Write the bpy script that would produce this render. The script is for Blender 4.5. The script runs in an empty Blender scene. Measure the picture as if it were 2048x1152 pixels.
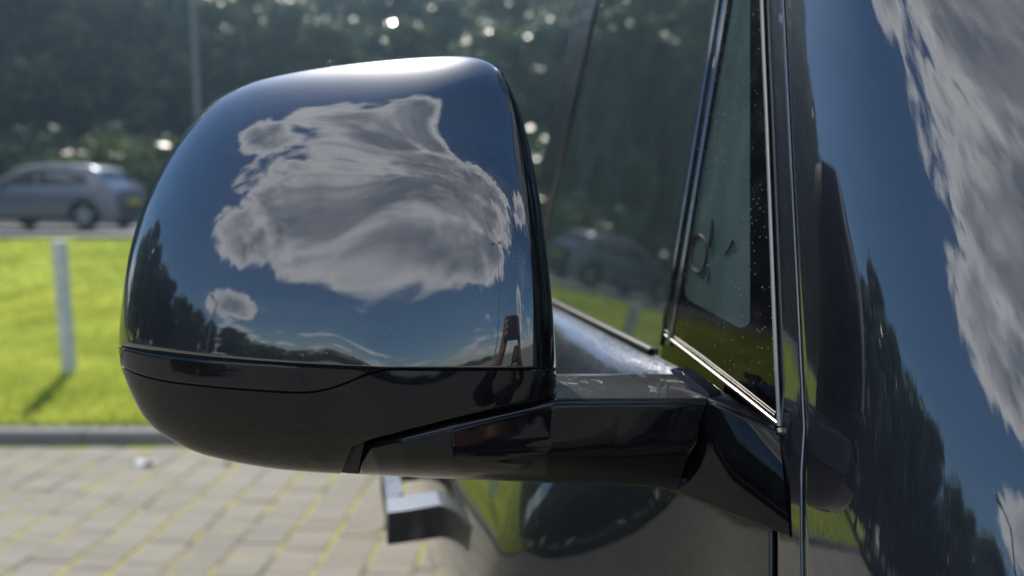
import bpy, bmesh, math, random
import numpy as np
from mathutils import Vector, Matrix

random.seed(7)
rng = np.random.default_rng(11)
R = math.radians
scene = bpy.context.scene
COL = scene.collection

# ------------------------------------------------------------------ camera
F = 1400.0                      # focal length in photograph pixels (2048 wide)
PITCH = R(7.0)
CZ = 1.60
CP, SP = math.cos(PITCH), math.sin(PITCH)
cam_d = bpy.data.cameras.new("camera")
cam = bpy.data.objects.new("camera", cam_d)
COL.objects.link(cam)
cam.location = (0, 0, CZ)
cam.rotation_euler = (R(90) - PITCH, 0, 0)
cam_d.sensor_width = 36.0
cam_d.lens = F / 2048 * 36
cam_d.clip_start = 0.01
cam_d.clip_end = 3000
cam_d.dof.use_dof = True
cam_d.dof.focus_distance = 0.425
cam_d.dof.aperture_fstop = 3.8
scene.camera = cam

# ------------------------------------------------------------------ light
SUN_AZ, SUN_EL = R(-19.0), R(47.0)      # azimuth from +Y, clockwise positive
sun_dir = Vector((math.sin(SUN_AZ) * math.cos(SUN_EL), math.cos(SUN_AZ) * math.cos(SUN_EL), math.sin(SUN_EL)))
sl = bpy.data.lights.new("sun", 'SUN')
sl.energy = 4.2
sl.angle = R(0.53)
sl.color = (1.0, 0.94, 0.85)
so = bpy.data.objects.new("sun", sl)
COL.objects.link(so)
so.rotation_euler = sun_dir.to_track_quat('Z', 'Y').to_euler()
so.location = (-10, 20, 20)

scene.view_settings.view_transform = 'Standard'
scene.view_settings.look = 'None'
scene.view_settings.gamma = 1
scene.view_settings.use_curve_mapping = False
scene.view_settings.exposure = 0.52
scene.cycles.max_bounces = 10
scene.cycles.transparent_max_bounces = 12
scene.cycles.caustics_reflective = False
scene.cycles.caustics_refractive = False
scene.cycles.sample_clamp_indirect = 12

world = bpy.data.worlds.new("World")
scene.world = world
world.use_nodes = True
SKY_STRENGTH = 0.105
# clouds: (azimuth deg from +Y clockwise, elevation deg, half width, half height, tilt deg, weight)
CLOUDS = [(-150, 43, 27, 15, 0, 1.1), (-129, 35, 13, 11, 25, 1.1), (-142, 58, 20, 11, 0, 1.1), (-168, 57, 24, 14, 0, 1.1), (-152, 26, 20, 8, -4, 1.1),
          (-106, 62, 11, 7, 0, 1.0), (-98, 50, 8, 6, 0, 1.0), (-112, 70, 10, 5, 0, 1.0), (-122, 11.5, 6.5, 2.8, 0, 0.8), (165, 14, 5, 6, 0, 0.7), (-120, 26, 9, 6, 0, 0.9), (60, 30, 16, 7, 0, 0.7), (110, 45, 18, 8, 10, 0.7)]
#CLOUDS_HERE

def build_world():
    nt = world.node_tree
    N, L = nt.nodes, nt.links
    N.clear()
    out = N.new('ShaderNodeOutputWorld')
    bg = N.new('ShaderNodeBackground')
    bg.inputs['Strength'].default_value = SKY_STRENGTH
    L.new(bg.outputs[0], out.inputs[0])
    sky = N.new('ShaderNodeTexSky')
    sky.sky_type = 'NISHITA'
    sky.sun_disc = False
    sky.sun_elevation = SUN_EL
    sky.sun_rotation = SUN_AZ
    sky.altitude = 50
    sky.air_density = 1.0
    sky.dust_density = 0.4
    sky.ozone_density = 3.0
    tc = N.new('ShaderNodeTexCoord')
    nrm = N.new('ShaderNodeVectorMath'); nrm.operation = 'NORMALIZE'
    L.new(tc.outputs['Generated'], nrm.inputs[0])
    D = nrm.outputs[0]

    def math_(op, a, b=None, clamp=False):
        n = N.new('ShaderNodeMath'); n.operation = op; n.use_clamp = clamp
        for i, v in enumerate((a, b)):
            if v is None: continue
            if isinstance(v, (int, float)): n.inputs[i].default_value = v
            else: L.new(v, n.inputs[i])
        return n.outputs[0]

    def vdot(vec):
        n = N.new('ShaderNodeVectorMath'); n.operation = 'DOT_PRODUCT'
        L.new(D, n.inputs[0]); n.inputs[1].default_value = vec
        return n.outputs['Value']
    # flat cloud-layer coordinates (perspective towards the horizon)
    sep = N.new('ShaderNodeSeparateXYZ'); L.new(D, sep.inputs[0])
    zc = math_('MAXIMUM', math_('ADD', sep.outputs['Z'], 0.12), 0.03)
    comb = N.new('ShaderNodeCombineXYZ')
    L.new(math_('DIVIDE', sep.outputs['X'], zc), comb.inputs[0])
    L.new(math_('DIVIDE', sep.outputs['Y'], zc), comb.inputs[1])

    def noise(vec, scale, detail, rough, dist=0.0, off=None):
        n = N.new('ShaderNodeTexNoise')
        n.inputs['Scale'].default_value = scale
        n.inputs['Detail'].default_value = detail
        n.inputs['Roughness'].default_value = rough
        n.inputs['Distortion'].default_value = dist
        if off:
            m = N.new('ShaderNodeVectorMath'); m.operation = 'ADD'
            L.new(vec, m.inputs[0]); m.inputs[1].default_value = off
            vec = m.outputs[0]
        L.new(vec, n.inputs['Vector'])
        return n.outputs['Fac']
    edge = noise(D, 6.0, 12, 0.63, 0.2)
    flat = noise(comb.outputs[0], 1.3, 8, 0.58, 0.4, (3.1, 7.7, 0))
    streak = noise(comb.outputs[0], 0.55, 7, 0.62, 0.6, (9.0, 1.7, 0))
    total = None
    for (az, el, hw, hh, tilt, wgt) in CLOUDS:
        a, e, t = R(az), R(el), R(tilt)
        c = Vector((math.sin(a) * math.cos(e), math.cos(a) * math.cos(e), math.sin(e)))
        e1 = Vector((math.cos(a), -math.sin(a), 0))
        e2 = c.cross(e1); e2.normalize()
        if e2.z < 0: e2 = -e2
        f1 = e1 * math.cos(t) + e2 * math.sin(t)
        f2 = -e1 * math.sin(t) + e2 * math.cos(t)
        x = vdot(tuple(f1 / math.sin(R(hw))))
        y = vdot(tuple(f2 / math.sin(R(hh))))
        rr = math_('SQRT', math_('ADD', math_('MULTIPLY', x, x), math_('MULTIPLY', y, y)))
        front = math_('GREATER_THAN', vdot(tuple(c)), 0.0)
        v = math_('ADD', math_('MULTIPLY', math_('MULTIPLY', math_('SUBTRACT', 1.25, rr), wgt), front), math_('MULTIPLY', math_('SUBTRACT', front, 1.0), 3.0))
        total = v if total is None else math_('MAXIMUM', total, v)
    if total is None:
        v0 = N.new('ShaderNodeValue'); v0.outputs[0].default_value = -1.0; total = v0.outputs[0]
    total = math_('MINIMUM', math_('MULTIPLY', total, 1.25), 1.0)
    fine = noise(D, 17.0, 9, 0.62, 0.4, (7.0, 3.0, 1.0))
    dens = math_('ADD', total, math_('MULTIPLY', math_('SUBTRACT', edge, 0.5), 1.7))
    dens = math_('ADD', dens, math_('MULTIPLY', math_('SUBTRACT', fine, 0.5), 1.25))
    # scattered fair-weather cloud everywhere else
    low = N.new('ShaderNodeMapRange'); L.new(sep.outputs['Z'], low.inputs[0])
    low.inputs[1].default_value = 0.10; low.inputs[2].default_value = 0.24; low.inputs[3].default_value = 0.0; low.inputs[4].default_value = 0.11
    dens2 = math_('MULTIPLY', math_('SUBTRACT', math_('SUBTRACT', flat, 0.50), low.outputs[0]), 5.0)
    dens = math_('MAXIMUM', dens, dens2)
    mask = N.new('ShaderNodeMapRange'); mask.interpolation_type = 'SMOOTHSTEP'
    L.new(dens, mask.inputs[0]); mask.inputs[1].default_value = 0.12; mask.inputs[2].default_value = 0.48
    thick = N.new('ShaderNodeMapRange'); thick.interpolation_type = 'SMOOTHSTEP'
    L.new(dens, thick.inputs[0]); thick.inputs[1].default_value = 0.10; thick.inputs[2].default_value = 1.15
    billow = noise(D, 6.5, 5, 0.55, 0.2, (4.0, 2.0, 5.0))
    tk = math_('MULTIPLY', thick.outputs[0], math_('ADD', math_('MULTIPLY', billow, 1.5), 0.20), clamp=True)
    o1 = tuple(sun_dir * 0.05 + Vector((4.0, 2.0, 5.0)))
    billow2 = noise(D, 6.5, 5, 0.55, 0.2, o1)
    relief = math_('MULTIPLY', math_('SUBTRACT', billow2, billow), 0.8)
    tk = math_('ADD', tk, relief, clamp=True)
    ccol = N.new('ShaderNodeMix'); ccol.data_type = 'RGBA'
    L.new(tk, ccol.inputs[0])
    ccol.inputs[6].default_value = (13.4, 13.5, 13.6, 1)
    ccol.inputs[7].default_value = (2.7, 3.0, 3.6, 1)
    # keep cloud off below the horizon
    hz = N.new('ShaderNodeMapRange'); L.new(sep.outputs['Z'], hz.inputs[0])
    hz.inputs[1].default_value = 0.0; hz.inputs[2].default_value = 0.03
    mfac = math_('MULTIPLY', mask.outputs[0], hz.outputs[0])
    # thin high streaks of cirrus
    st = N.new('ShaderNodeMapRange'); st.interpolation_type = 'SMOOTHSTEP'
    L.new(streak, st.inputs[0]); st.inputs[1].default_value = 0.5; st.inputs[2].default_value = 0.85
    stf = math_('MULTIPLY', math_('MULTIPLY', st.outputs[0], 0.30), hz.outputs[0])
    m1 = N.new('ShaderNodeMix'); m1.data_type = 'RGBA'
    hs = N.new('ShaderNodeHueSaturation'); hs.inputs['Saturation'].default_value = 1.2
    L.new(sky.outputs[0], hs.inputs['Color'])
    L.new(stf, m1.inputs[0]); L.new(hs.outputs[0], m1.inputs[6]); m1.inputs[7].default_value = (7.5, 7.8, 8.2, 1)
    m2 = N.new('ShaderNodeMix'); m2.data_type = 'RGBA'
    L.new(mfac, m2.inputs[0]); L.new(m1.outputs[2], m2.inputs[6]); L.new(ccol.outputs[2], m2.inputs[7])
    L.new(m2.outputs[2], bg.inputs['Color'])
build_world()

# ------------------------------------------------------------------ geometry helpers
def W(px, py, d):
    """photograph pixel + depth along the lens axis -> world point"""
    xc = (px - 1024) / F * d
    uc = (576 - py) / F * d
    return Vector((xc, d * CP + uc * SP, CZ + uc * CP - d * SP))

def ray(px, py):
    return W(px, py, 1.0) - Vector((0, 0, CZ))

EYE = Vector((0, 0, CZ))
# the van's glass plane (found from how the verge mirrors in the window)
NRM = Vector((-0.966, -0.219, 0.134)).normalized()
Q0 = W(1450, 750, 0.50)
LV = Vector((NRM.x, NRM.y, 0)).normalized()      # outward, away from the van
RV = Vector((LV.y, -LV.x, 0))                    # rearward along the van
if RV.y < 0: RV = -RV
def Cv(r, l, z):
    return RV * r + LV * l + Vector((0, 0, z))
def toC(p):
    return (p.dot(RV), p.dot(LV), p.z)
def G(px, py, off=0.0):
    """photograph pixel -> point on the van's glass plane, off metres proud"""
    d = ray(px, py)
    t = NRM.dot(Q0 + NRM * off - EYE) / NRM.dot(d)
    return EYE + d * t
def plane_l(z):
    # l of the glass plane at height z
    return (NRM.dot(Q0) - NRM.z * z) / NRM.dot(LV)

def link(name, verts, faces, mat=None, parent=None, smooth=True, sharp=35):
    me = bpy.data.meshes.new(name)
    me.from_pydata([tuple(v) for v in verts], [], [tuple(f) for f in faces])
    return link_me(name, me, mat, parent, smooth, sharp)

def link_me(name, me, mat=None, parent=None, smooth=True, sharp=35):
    me.validate(); me.update()
    if smooth:
        me.polygons.foreach_set('use_smooth', [True] * len(me.polygons))
        if sharp: me.set_sharp_from_angle(angle=R(sharp))
    if mat is not None:
        for m in (mat if isinstance(mat, (list, tuple)) else [mat]): me.materials.append(m)
    o = bpy.data.objects.new(name, me)
    COL.objects.link(o)
    if parent is not None: attach(o, parent)
    return o

def attach(o, parent):
    o.parent = parent
    loc = parent.location.copy()
    p = parent
    rot = p.rotation_euler
    M = Matrix.LocRotScale(p.location, p.rotation_euler, p.scale)
    if p.parent is None and o.get('world_space', 1):
        o.matrix_parent_inverse = M.inverted()

def link_local(name, verts, faces, mat, parent=None, smooth=True, sharp=35):
    """part given in its parent's own coordinates"""
    o = link(name, verts, faces, mat, None, smooth, sharp)
    if parent is not None: o.parent = parent
    return o

def tag(o, label=None, cat=None, group=None, kind=None):
    if label: o['label'] = label
    if cat: o['category'] = cat
    if group: o['group'] = group
    if kind: o['kind'] = kind
    return o

def empty(name, loc, rz=0.0):
    o = bpy.data.objects.new(name, None)
    COL.objects.link(o)
    o.location = loc; o.rotation_euler = (0, 0, rz)
    o.empty_display_size = 0.1
    return o

class MB:
    def __init__(s): s.v = []; s.f = []
    def add(s, vs, fs):
        b = len(s.v); s.v += [Vector(v) for v in vs]; s.f += [tuple(i + b for i in f) for f in fs]
    def box(s, c, h, rz=0.0):
        ca, sa = math.cos(rz), math.sin(rz)
        vs = []
        for k in range(8):
            x = h[0] * (1 if k & 1 else -1); y = h[1] * (1 if k & 2 else -1); z = h[2] * (1 if k & 4 else -1)
            vs.append((c[0] + x * ca - y * sa, c[1] + x * sa + y * ca, c[2] + z))
        s.add(vs, [(0, 2, 3, 1), (4, 5, 7, 6), (0, 1, 5, 4), (2, 6, 7, 3), (0, 4, 6, 2), (1, 3, 7, 5)])
    def tube(s, pts, rad, n=10, cap=True):
        pts = [Vector(p) for p in pts]
        rads = rad if isinstance(rad, (list, tuple)) else [rad] * len(pts)
        rings = []
        prev = None
        for i, p in enumerate(pts):
            t = (pts[min(i + 1, len(pts) - 1)] - pts[max(i - 1, 0)]).normalized()
            up = Vector((0, 0, 1)) if abs(t.z) < 0.95 else Vector((1, 0, 0))
            a = t.cross(up).normalized(); b = t.cross(a).normalized()
            if prev is not None and a.dot(prev) < 0: a, b = -a, -b
            prev = a
            rings.append([p + (a * math.cos(2 * math.pi * k / n) + b * math.sin(2 * math.pi * k / n)) * rads[i] for k in range(n)])
        base = len(s.v)
        for r_ in rings: s.v += r_
        for i in range(len(rings) - 1):
            for k in range(n):
                s.f.append((base + i * n + k, base + i * n + (k + 1) % n, base + (i + 1) * n + (k + 1) % n, base + (i + 1) * n + k))
        if cap:
            s.f.append(tuple(base + k for k in range(n))[::-1])
            s.f.append(tuple(base + (len(rings) - 1) * n + k for k in range(n)))
    def prism(s, a, b):
        """solid between two matching polygons"""
        n = len(a); base = len(s.v)
        s.v += [Vector(p) for p in a] + [Vector(p) for p in b]
        s.f.append(tuple(base + i for i in range(n)))
        s.f.append(tuple(base + n + i for i in range(n))[::-1])
        for i in range(n):
            j = (i + 1) % n
            s.f.append((base + i, base + n + i, base + n + j, base + j))
    def grid(s, rows, closed=False):
        base = len(s.v); m = len(rows[0])
        for r_ in rows: s.v += [Vector(p) for p in r_]
        for i in range(len(rows) - 1):
            for j in range(m if closed else m - 1):
                k = (j + 1) % m
                s.f.append((base + i * m + j, base + i * m + k, base + (i + 1) * m + k, base + (i + 1) * m + j))
    def build(s, name, mat, parent=None, smooth=True, sharp=35, local=False, fix=True):
        me = bpy.data.meshes.new(name)
        me.from_pydata([tuple(v) for v in s.v], [], s.f)
        if fix:
            bm = bmesh.new(); bm.from_mesh(me)
            bmesh.ops.remove_doubles(bm, verts=bm.verts, dist=1e-6)
            bmesh.ops.recalc_face_normals(bm, faces=bm.faces)
            bm.to_mesh(me); bm.free()
        if local:
            o = link_me(name, me, mat, None, smooth, sharp)
            if parent is not None: o.parent = parent
            return o
        return link_me(name, me, mat, parent, smooth, sharp)

def bevel_obj(o, w, seg=2, ang=40):
    m = o.modifiers.new('bevel', 'BEVEL'); m.width = w; m.segments = seg
    m.limit_method = 'ANGLE'; m.angle_limit = R(ang)
    return o

def copy_tree(o, parent=None):
    c = o.copy(); COL.objects.link(c)
    if parent is not None: c.parent = parent
    for ch in o.children: copy_tree(ch, c)
    return c

# ------------------------------------------------------------------ materials
class NT:
    def __init__(s, name):
        s.m = bpy.data.materials.new(name); s.m.use_nodes = True
        s.t = s.m.node_tree; s.N = s.t.nodes; s.L = s.t.links
        s.N.clear()
        s.out = s.N.new('ShaderNodeOutputMaterial')
    def n(s, typ, **kw):
        n = s.N.new(typ)
        for k, v in kw.items(): setattr(n, k, v)
        return n
    def set(s, sock, v):
        if hasattr(v, 'default_value') and hasattr(v, 'is_linked'): s.L.new(v, sock)
        else: sock.default_value = v
    def math(s, op, a, b=None, c=None, clamp=False):
        n = s.N.new('ShaderNodeMath'); n.operation = op; n.use_clamp = clamp
        for i, v in enumerate((a, b, c)):
            if v is not None: s.set(n.inputs[i], v)
        return n.outputs[0]
    def mix(s, f, a, b):
        n = s.N.new('ShaderNodeMix'); n.data_type = 'RGBA'
        s.set(n.inputs[0], f); s.set(n.inputs[6], a); s.set(n.inputs[7], b)
        return n.outputs[2]
    def coord(s, which='Object', scale=(1, 1, 1), rot=(0, 0, 0)):
        tc = s.N.new('ShaderNodeTexCoord')
        mp = s.N.new('ShaderNodeMapping')
        mp.inputs['Scale'].default_value = scale; mp.inputs['Rotation'].default_value = rot
        s.L.new(tc.outputs[which], mp.inputs[0])
        return mp.outputs[0]
    def noise(s, vec, scale, detail=4, rough=0.55, dist=0.0):
        n = s.N.new('ShaderNodeTexNoise')
        s.L.new(vec, n.inputs['Vector'])
        n.inputs['Scale'].default_value = scale; n.inputs['Detail'].default_value = detail
        n.inputs['Roughness'].default_value = rough; n.inputs['Distortion'].default_value = dist
        return n.outputs['Fac']
    def voro(s, vec, scale, feature='F1', out='Distance', rnd=1.0):
        n = s.N.new('ShaderNodeTexVoronoi'); n.feature = feature
        s.L.new(vec, n.inputs['Vector']); n.inputs['Scale'].default_value = scale
        n.inputs['Randomness'].default_value = rnd
        return n.outputs[out]
    def ramp(s, v, lo, hi, a=0.0, b=1.0, smooth=True):
        n = s.N.new('ShaderNodeMapRange')
        n.interpolation_type = 'SMOOTHSTEP' if smooth else 'LINEAR'
        s.set(n.inputs[0], v); n.inputs[1].default_value = lo; n.inputs[2].default_value = hi
        n.inputs[3].default_value = a; n.inputs[4].default_value = b
        return n.outputs[0]
    def bump(s, h, strength, dist=0.01, normal=None):
        n = s.N.new('ShaderNodeBump'); s.L.new(h, n.inputs['Height'])
        n.inputs['Strength'].default_value = strength; n.inputs['Distance'].default_value = dist
        if normal is not None: s.L.new(normal, n.inputs['Normal'])
        return n.outputs[0]
    def pbsdf(s, **kw):
        n = s.N.new('ShaderNodeBsdfPrincipled')
        for k, v in kw.items(): s.set(n.inputs[k.replace('_', ' ')], v)
        return n
    def finish(s, shader):
        s.L.new(shader, s.out.inputs['Surface']); return s.m

def simple(name, col, rough=0.5, metal=0.0, **kw):
    t = NT(name)
    v = t.coord()
    nz = t.noise(v, 14, 5)
    c = t.mix(t.ramp(nz, 0.3, 0.7), tuple(x * 0.85 for x in col) + (1,), tuple(min(1, x * 1.12) for x in col) + (1,))
    p = t.pbsdf(Base_Color=c, Roughness=rough, Metallic=metal, **kw)
    return t.finish(p.outputs[0])

def dust_mask(t, scale=900, thr=0.10, dens_scale=14, dens=0.5):
    """sparse tiny pale specks, denser in patches"""
    v = t.coord()
    d = t.voro(v, scale)
    spk = t.ramp(d, thr, thr * 0.45)
    patch = t.ramp(t.noise(v, dens_scale, 3), dens, dens + 0.2)
    gate = t.math('GREATER_THAN', t.voro(v, scale, out='Color'), 0.72) if False else None
    return t.math('MULTIPLY', spk, patch, clamp=True)

def car_paint(name, base, flake=0.0, coat_ior=2.1, base_rough=0.35, dust=0.25, metal=0.85, thr=0.12, sscale=420, dens=0.5):
    t = NT(name)
    v = t.coord()
    fl = None
    kw = {}
    if flake > 0:
        cell = t.n('ShaderNodeTexVoronoi'); t.L.new(v, cell.inputs['Vector']); cell.inputs['Scale'].default_value = 900
        sub = t.n('ShaderNodeVectorMath', operation='SUBTRACT'); t.L.new(cell.outputs['Color'], sub.inputs[0]); sub.inputs[1].default_value = (0.5, 0.5, 0.5)
        sc = t.n('ShaderNodeVectorMath', operation='SCALE'); t.L.new(sub.outputs[0], sc.inputs[0]); sc.inputs['Scale'].default_value = flake
        geo = t.n('ShaderNodeNewGeometry')
        ad = t.n('ShaderNodeVectorMath', operation='ADD'); t.L.new(geo.outputs['Normal'], ad.inputs[0]); t.L.new(sc.outputs[0], ad.inputs[1])
        nm = t.n('ShaderNodeVectorMath', operation='NORMALIZE'); t.L.new(ad.outputs[0], nm.inputs[0])
        kw['Normal'] = nm.outputs[0]
    # film of dust and small dried specks
    speck = dust_mask(t, sscale, thr, 14, dens)
    film = t.math('MULTIPLY', t.ramp(t.noise(v, 30, 6, 0.65), 0.4, 0.9), 0.05 * dust)
    dm = t.math('ADD', t.math('MULTIPLY', speck, 0.5 * dust), film, clamp=True)
    p = t.pbsdf(Base_Color=base + (1,), Specular_IOR_Level=0.0 if metal == 0 else 0.5, Metallic=metal, Roughness=base_rough, Coat_Weight=1.0, Coat_Roughness=0.012, Coat_IOR=coat_ior, **kw)
    # faint orange peel in the lacquer
    orange = t.bump(t.noise(v, 220, 2), 0.012, 0.0006)
    t.L.new(orange, p.inputs['Coat Normal'])
    d = t.pbsdf(Base_Color=(0.42, 0.42, 0.40, 1), Roughness=0.9)
    ms = t.n('ShaderNodeMixShader'); t.L.new(dm, ms.inputs[0]); t.L.new(p.outputs[0], ms.inputs[1]); t.L.new(d.outputs[0], ms.inputs[2])
    return t.finish(ms.outputs[0])

M = {}
M['paint'] = car_paint('midnight_paint', (0.004, 0.006, 0.014), flake=0.0, coat_ior=2.4, base_rough=0.40, dust=0.4, metal=0.3)
M['door_paint'] = car_paint('metallic_door_paint', (0.026, 0.028, 0.032), flake=0.22, coat_ior=1.65, base_rough=0.36, dust=0.6, metal=0.9)
M['cap_paint'] = car_paint('mirror_cap_paint', (0.004, 0.006, 0.014), flake=0.0, coat_ior=2.3, dust=0.7, metal=0.3, thr=0.20, sscale=300, dens=0.49)
M['shell'] = car_paint('gloss_black_shell', (0.006, 0.006, 0.008), coat_ior=1.42, dust=0.25, metal=0.0, base_rough=0.5)
M['trim'] = car_paint('piano_black_trim', (0.003, 0.003, 0.004), coat_ior=1.42, dust=0.5, metal=0.0, base_rough=0.5)
M['handle'] = car_paint('handle_paint', (0.075, 0.078, 0.085), coat_ior=1.5, base_rough=0.36, dust=0.3, metal=0.9)
M['frit'] = car_paint('black_frit', (0.003, 0.003, 0.004), coat_ior=1.36, dust=1.0, metal=0.0, base_rough=0.5, thr=0.17, sscale=230, dens=0.36)
M['gap'] = simple('shadow_gap_rubber', (0.006, 0.006, 0.007), 0.7)
M['rubber'] = simple('weatherstrip_rubber', (0.014, 0.014, 0.015), 0.42)
M['chrome'] = simple('dulled_bright_strip', (0.45, 0.43, 0.38), 0.28, 1.0)
M['edge_dull'] = simple('dull_door_edge', (0.12, 0.12, 0.125), 0.3, 0.8)
M['mirror'] = simple('silvered_mirror', (0.85, 0.87, 0.88), 0.02, 1.0)

def lens_mat():
    t = NT('smoked_indicator_lens')
    v = t.coord(scale=(1, 1, 1))
    ribs = t.noise(v, 160, 3)
    p = t.pbsdf(Base_Color=(0.010, 0.010, 0.012, 1), Roughness=0.25, Specular_IOR_Level=0.0, Coat_Weight=1.0, Coat_Roughness=0.015, Coat_IOR=1.45)
    t.L.new(t.bump(ribs, 0.05, 0.001), p.inputs['Normal'])
    return t.finish(p.outputs[0])
M['lens'] = lens_mat()

def arm_top_mat():
    t = NT('water_marked_black_top')
    v = t.coord()
    n1 = t.noise(v, 62, 3, 0.5, 0.6)
    ring = t.ramp(t.math('ABSOLUTE', t.math('SUBTRACT', n1, 0.66)), 0.014, 0.002)
    inside = t.ramp(n1, 0.66, 0.68)
    speck = t.ramp(t.voro(v, 330), 0.2, 0.06)
    grime = t.ramp(t.noise(v, 70, 7, 0.7), 0.5, 0.8)
    m = t.math('ADD', t.math('MULTIPLY', ring, 0.55), t.math('MULTIPLY', inside, 0.10))
    m = t.math('ADD', m, t.math('MULTIPLY', speck, 0.4))
    m = t.math('ADD', m, t.math('MULTIPLY', grime, 0.07), clamp=True)
    p = t.pbsdf(Base_Color=(0.006, 0.006, 0.007, 1), Roughness=0.35, Coat_Weight=1.0, Coat_Roughness=t.math('ADD', t.math('MULTIPLY', grime, 0.12), 0.05), Coat_IOR=1.5)
    d = t.pbsdf(Base_Color=(0.34, 0.34, 0.32, 1), Roughness=0.9)
    ms = t.n('ShaderNodeMixShader'); t.L.new(m, ms.inputs[0]); t.L.new(p.outputs[0], ms.inputs[1]); t.L.new(d.outputs[0], ms.inputs[2])
    return t.finish(ms.outputs[0])
M['arm_top'] = arm_top_mat()

def glass_mat(name, tint, ior=1.55, spec=0.3, frost=0.0):
    t = NT(name)
    v = t.coord()
    tr = t.n('ShaderNodeBsdfTransparent'); tr.inputs[0].default_value = tint + (1,)
    gl = t.n('ShaderNodeBsdfGlossy'); gl.inputs['Roughness'].default_value = 0.012
    gl.inputs['Color'].default_value = (0.95, 1.0, 0.98, 1)
    fr = t.n('ShaderNodeFresnel'); fr.inputs['IOR'].default_value = ior
    ms = t.n('ShaderNodeMixShader'); t.L.new(fr.outputs[0], ms.inputs[0]); t.L.new(tr.outputs[0], ms.inputs[1]); t.L.new(gl.outputs[0], ms.inputs[2])
    speck = t.math('MULTIPLY', t.ramp(t.voro(v, 260), 0.14, 0.05), t.ramp(t.noise(v, 16, 3), 0.45, 0.62))
    smear = t.ramp(t.noise(t.coord(scale=(1, 1, 0.45)), 14, 7, 0.62, 1.2), 0.35, 0.9)
    dm = t.math('ADD', t.math('MULTIPLY', speck, spec), t.math('MULTIPLY', t.math('ADD', t.math('MULTIPLY', smear, 0.35), 0.30), 0.06 + frost), clamp=True)
    d = t.n('ShaderNodeBsdfDiffuse'); d.inputs[0].default_value = (0.36, 0.50, 0.50, 1)
    m2 = t.n('ShaderNodeMixShader'); t.L.new(dm, m2.inputs[0]); t.L.new(ms.outputs[0], m2.inputs[1]); t.L.new(d.outputs[0], m2.inputs[2])
    return t.finish(m2.outputs[0])
M['door_glass'] = glass_mat('door_window_glass', (0.34, 0.46, 0.44), 2.5, 0.25, 0.14)
M['quarter_glass'] = glass_mat('quarter_light_glass', (0.50, 0.72, 0.68), 1.5, 0.6, 0.36)
M['interior'] = simple('cabin_grey_plastic', (0.20, 0.21, 0.215), 0.7)
M['dash'] = simple('dashboard_pale_plastic', (0.42, 0.43, 0.41), 0.6)

# ------------------------------------------------------------------ setting materials
def paving_mat():
    t = NT('block_paving')
    v = t.coord(rot=(0, 0, R(90)))
    br = t.n('ShaderNodeTexBrick')
    t.L.new(v, br.inputs['Vector'])
    br.inputs['Scale'].default_value = 1.0
    br.inputs['Brick Width'].default_value = 0.108; br.inputs['Row Height'].default_value = 0.215
    br.inputs['Mortar Size'].default_value = 0.006; br.inputs['Mortar Smooth'].default_value = 0.3
    br.offset = 0.5
    br.inputs['Color1'].default_value = (0.20, 0.185, 0.165, 1); br.inputs['Color2'].default_value = (0.27, 0.25, 0.22, 1)
    br.inputs['Mortar'].default_value = (0.12, 0.12, 0.06, 1)
    big = t.noise(v, 0.6, 6)
    c = t.mix(t.ramp(big, 0.35, 0.7), br.outputs['Color'], (0.17, 0.16, 0.145, 1))
    p = t.pbsdf(Base_Color=c, Roughness=0.85)
    t.L.new(t.bump(t.noise(v, 90, 4), 0.3, 0.004), p.inputs['Normal'])
    return t.finish(p.outputs[0])
def paver_mat(island):
    t = NT('paver_concrete' + ('_field' if island else ''))
    v = t.coord('Object')
    geo = t.n('ShaderNodeNewGeometry'); oi = t.n('ShaderNodeObjectInfo')
    rnd = geo.outputs['Random Per Island'] if island else oi.outputs['Random']
    pos = geo.outputs['Position']
    c = t.mix(rnd, (0.185, 0.167, 0.135, 1), (0.235, 0.213, 0.176, 1))
    spk = t.noise(pos, 160, 4, 0.7)
    c = t.mix(t.ramp(spk, 0.45, 0.75), c, (0.31, 0.285, 0.24, 1))
    dirt = t.noise(pos, 2.3, 6, 0.65)
    c = t.mix(t.math('MULTIPLY', t.ramp(dirt, 0.45, 0.75), 0.6), c, (0.20, 0.185, 0.15, 1))
    mos = t.noise(pos, 7, 5, 0.6)
    c = t.mix(t.math('MULTIPLY', t.ramp(mos, 0.54, 0.68), 0.5), c, (0.26, 0.26, 0.08, 1))
    p = t.pbsdf(Base_Color=c, Roughness=0.8)
    t.L.new(t.bump(spk, 0.5, 0.004), p.inputs['Normal'])
    return t.finish(p.outputs[0])
def moss_mat():
    t = NT('mossy_joint')
    geo = t.n('ShaderNodeNewGeometry'); pos = geo.outputs['Position']
    n = t.noise(pos, 3.2, 6, 0.6); f = t.noise(pos, 45, 4, 0.7)
    moss = t.mix(f, (0.30, 0.31, 0.045, 1), (0.50, 0.49, 0.10, 1))
    c = t.mix(t.ramp(n, 0.41, 0.53), (0.16, 0.145, 0.115, 1), moss)
    p = t.pbsdf(Base_Color=c, Roughness=0.95)
    t.L.new(t.bump(f, 0.8, 0.01), p.inputs['Normal'])
    return t.finish(p.outputs[0])
def tarmac_mat(name, col, var=0.25):
    t = NT(name)
    geo = t.n('ShaderNodeNewGeometry'); pos = geo.outputs['Position']
    f = t.noise(pos, 120, 3, 0.7); b = t.noise(pos, 0.5, 5)
    c = t.mix(f, tuple(x * (1 - var) for x in col) + (1,), tuple(x * (1 + var) for x in col) + (1,))
    c = t.mix(t.math('MULTIPLY', t.ramp(b, 0.4, 0.7), 0.35), c, tuple(x * 1.35 for x in col) + (1,))
    p = t.pbsdf(Base_Color=c, Roughness=0.8)
    t.L.new(t.bump(f, 0.4, 0.006), p.inputs['Normal'])
    return t.finish(p.outputs[0])
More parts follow.
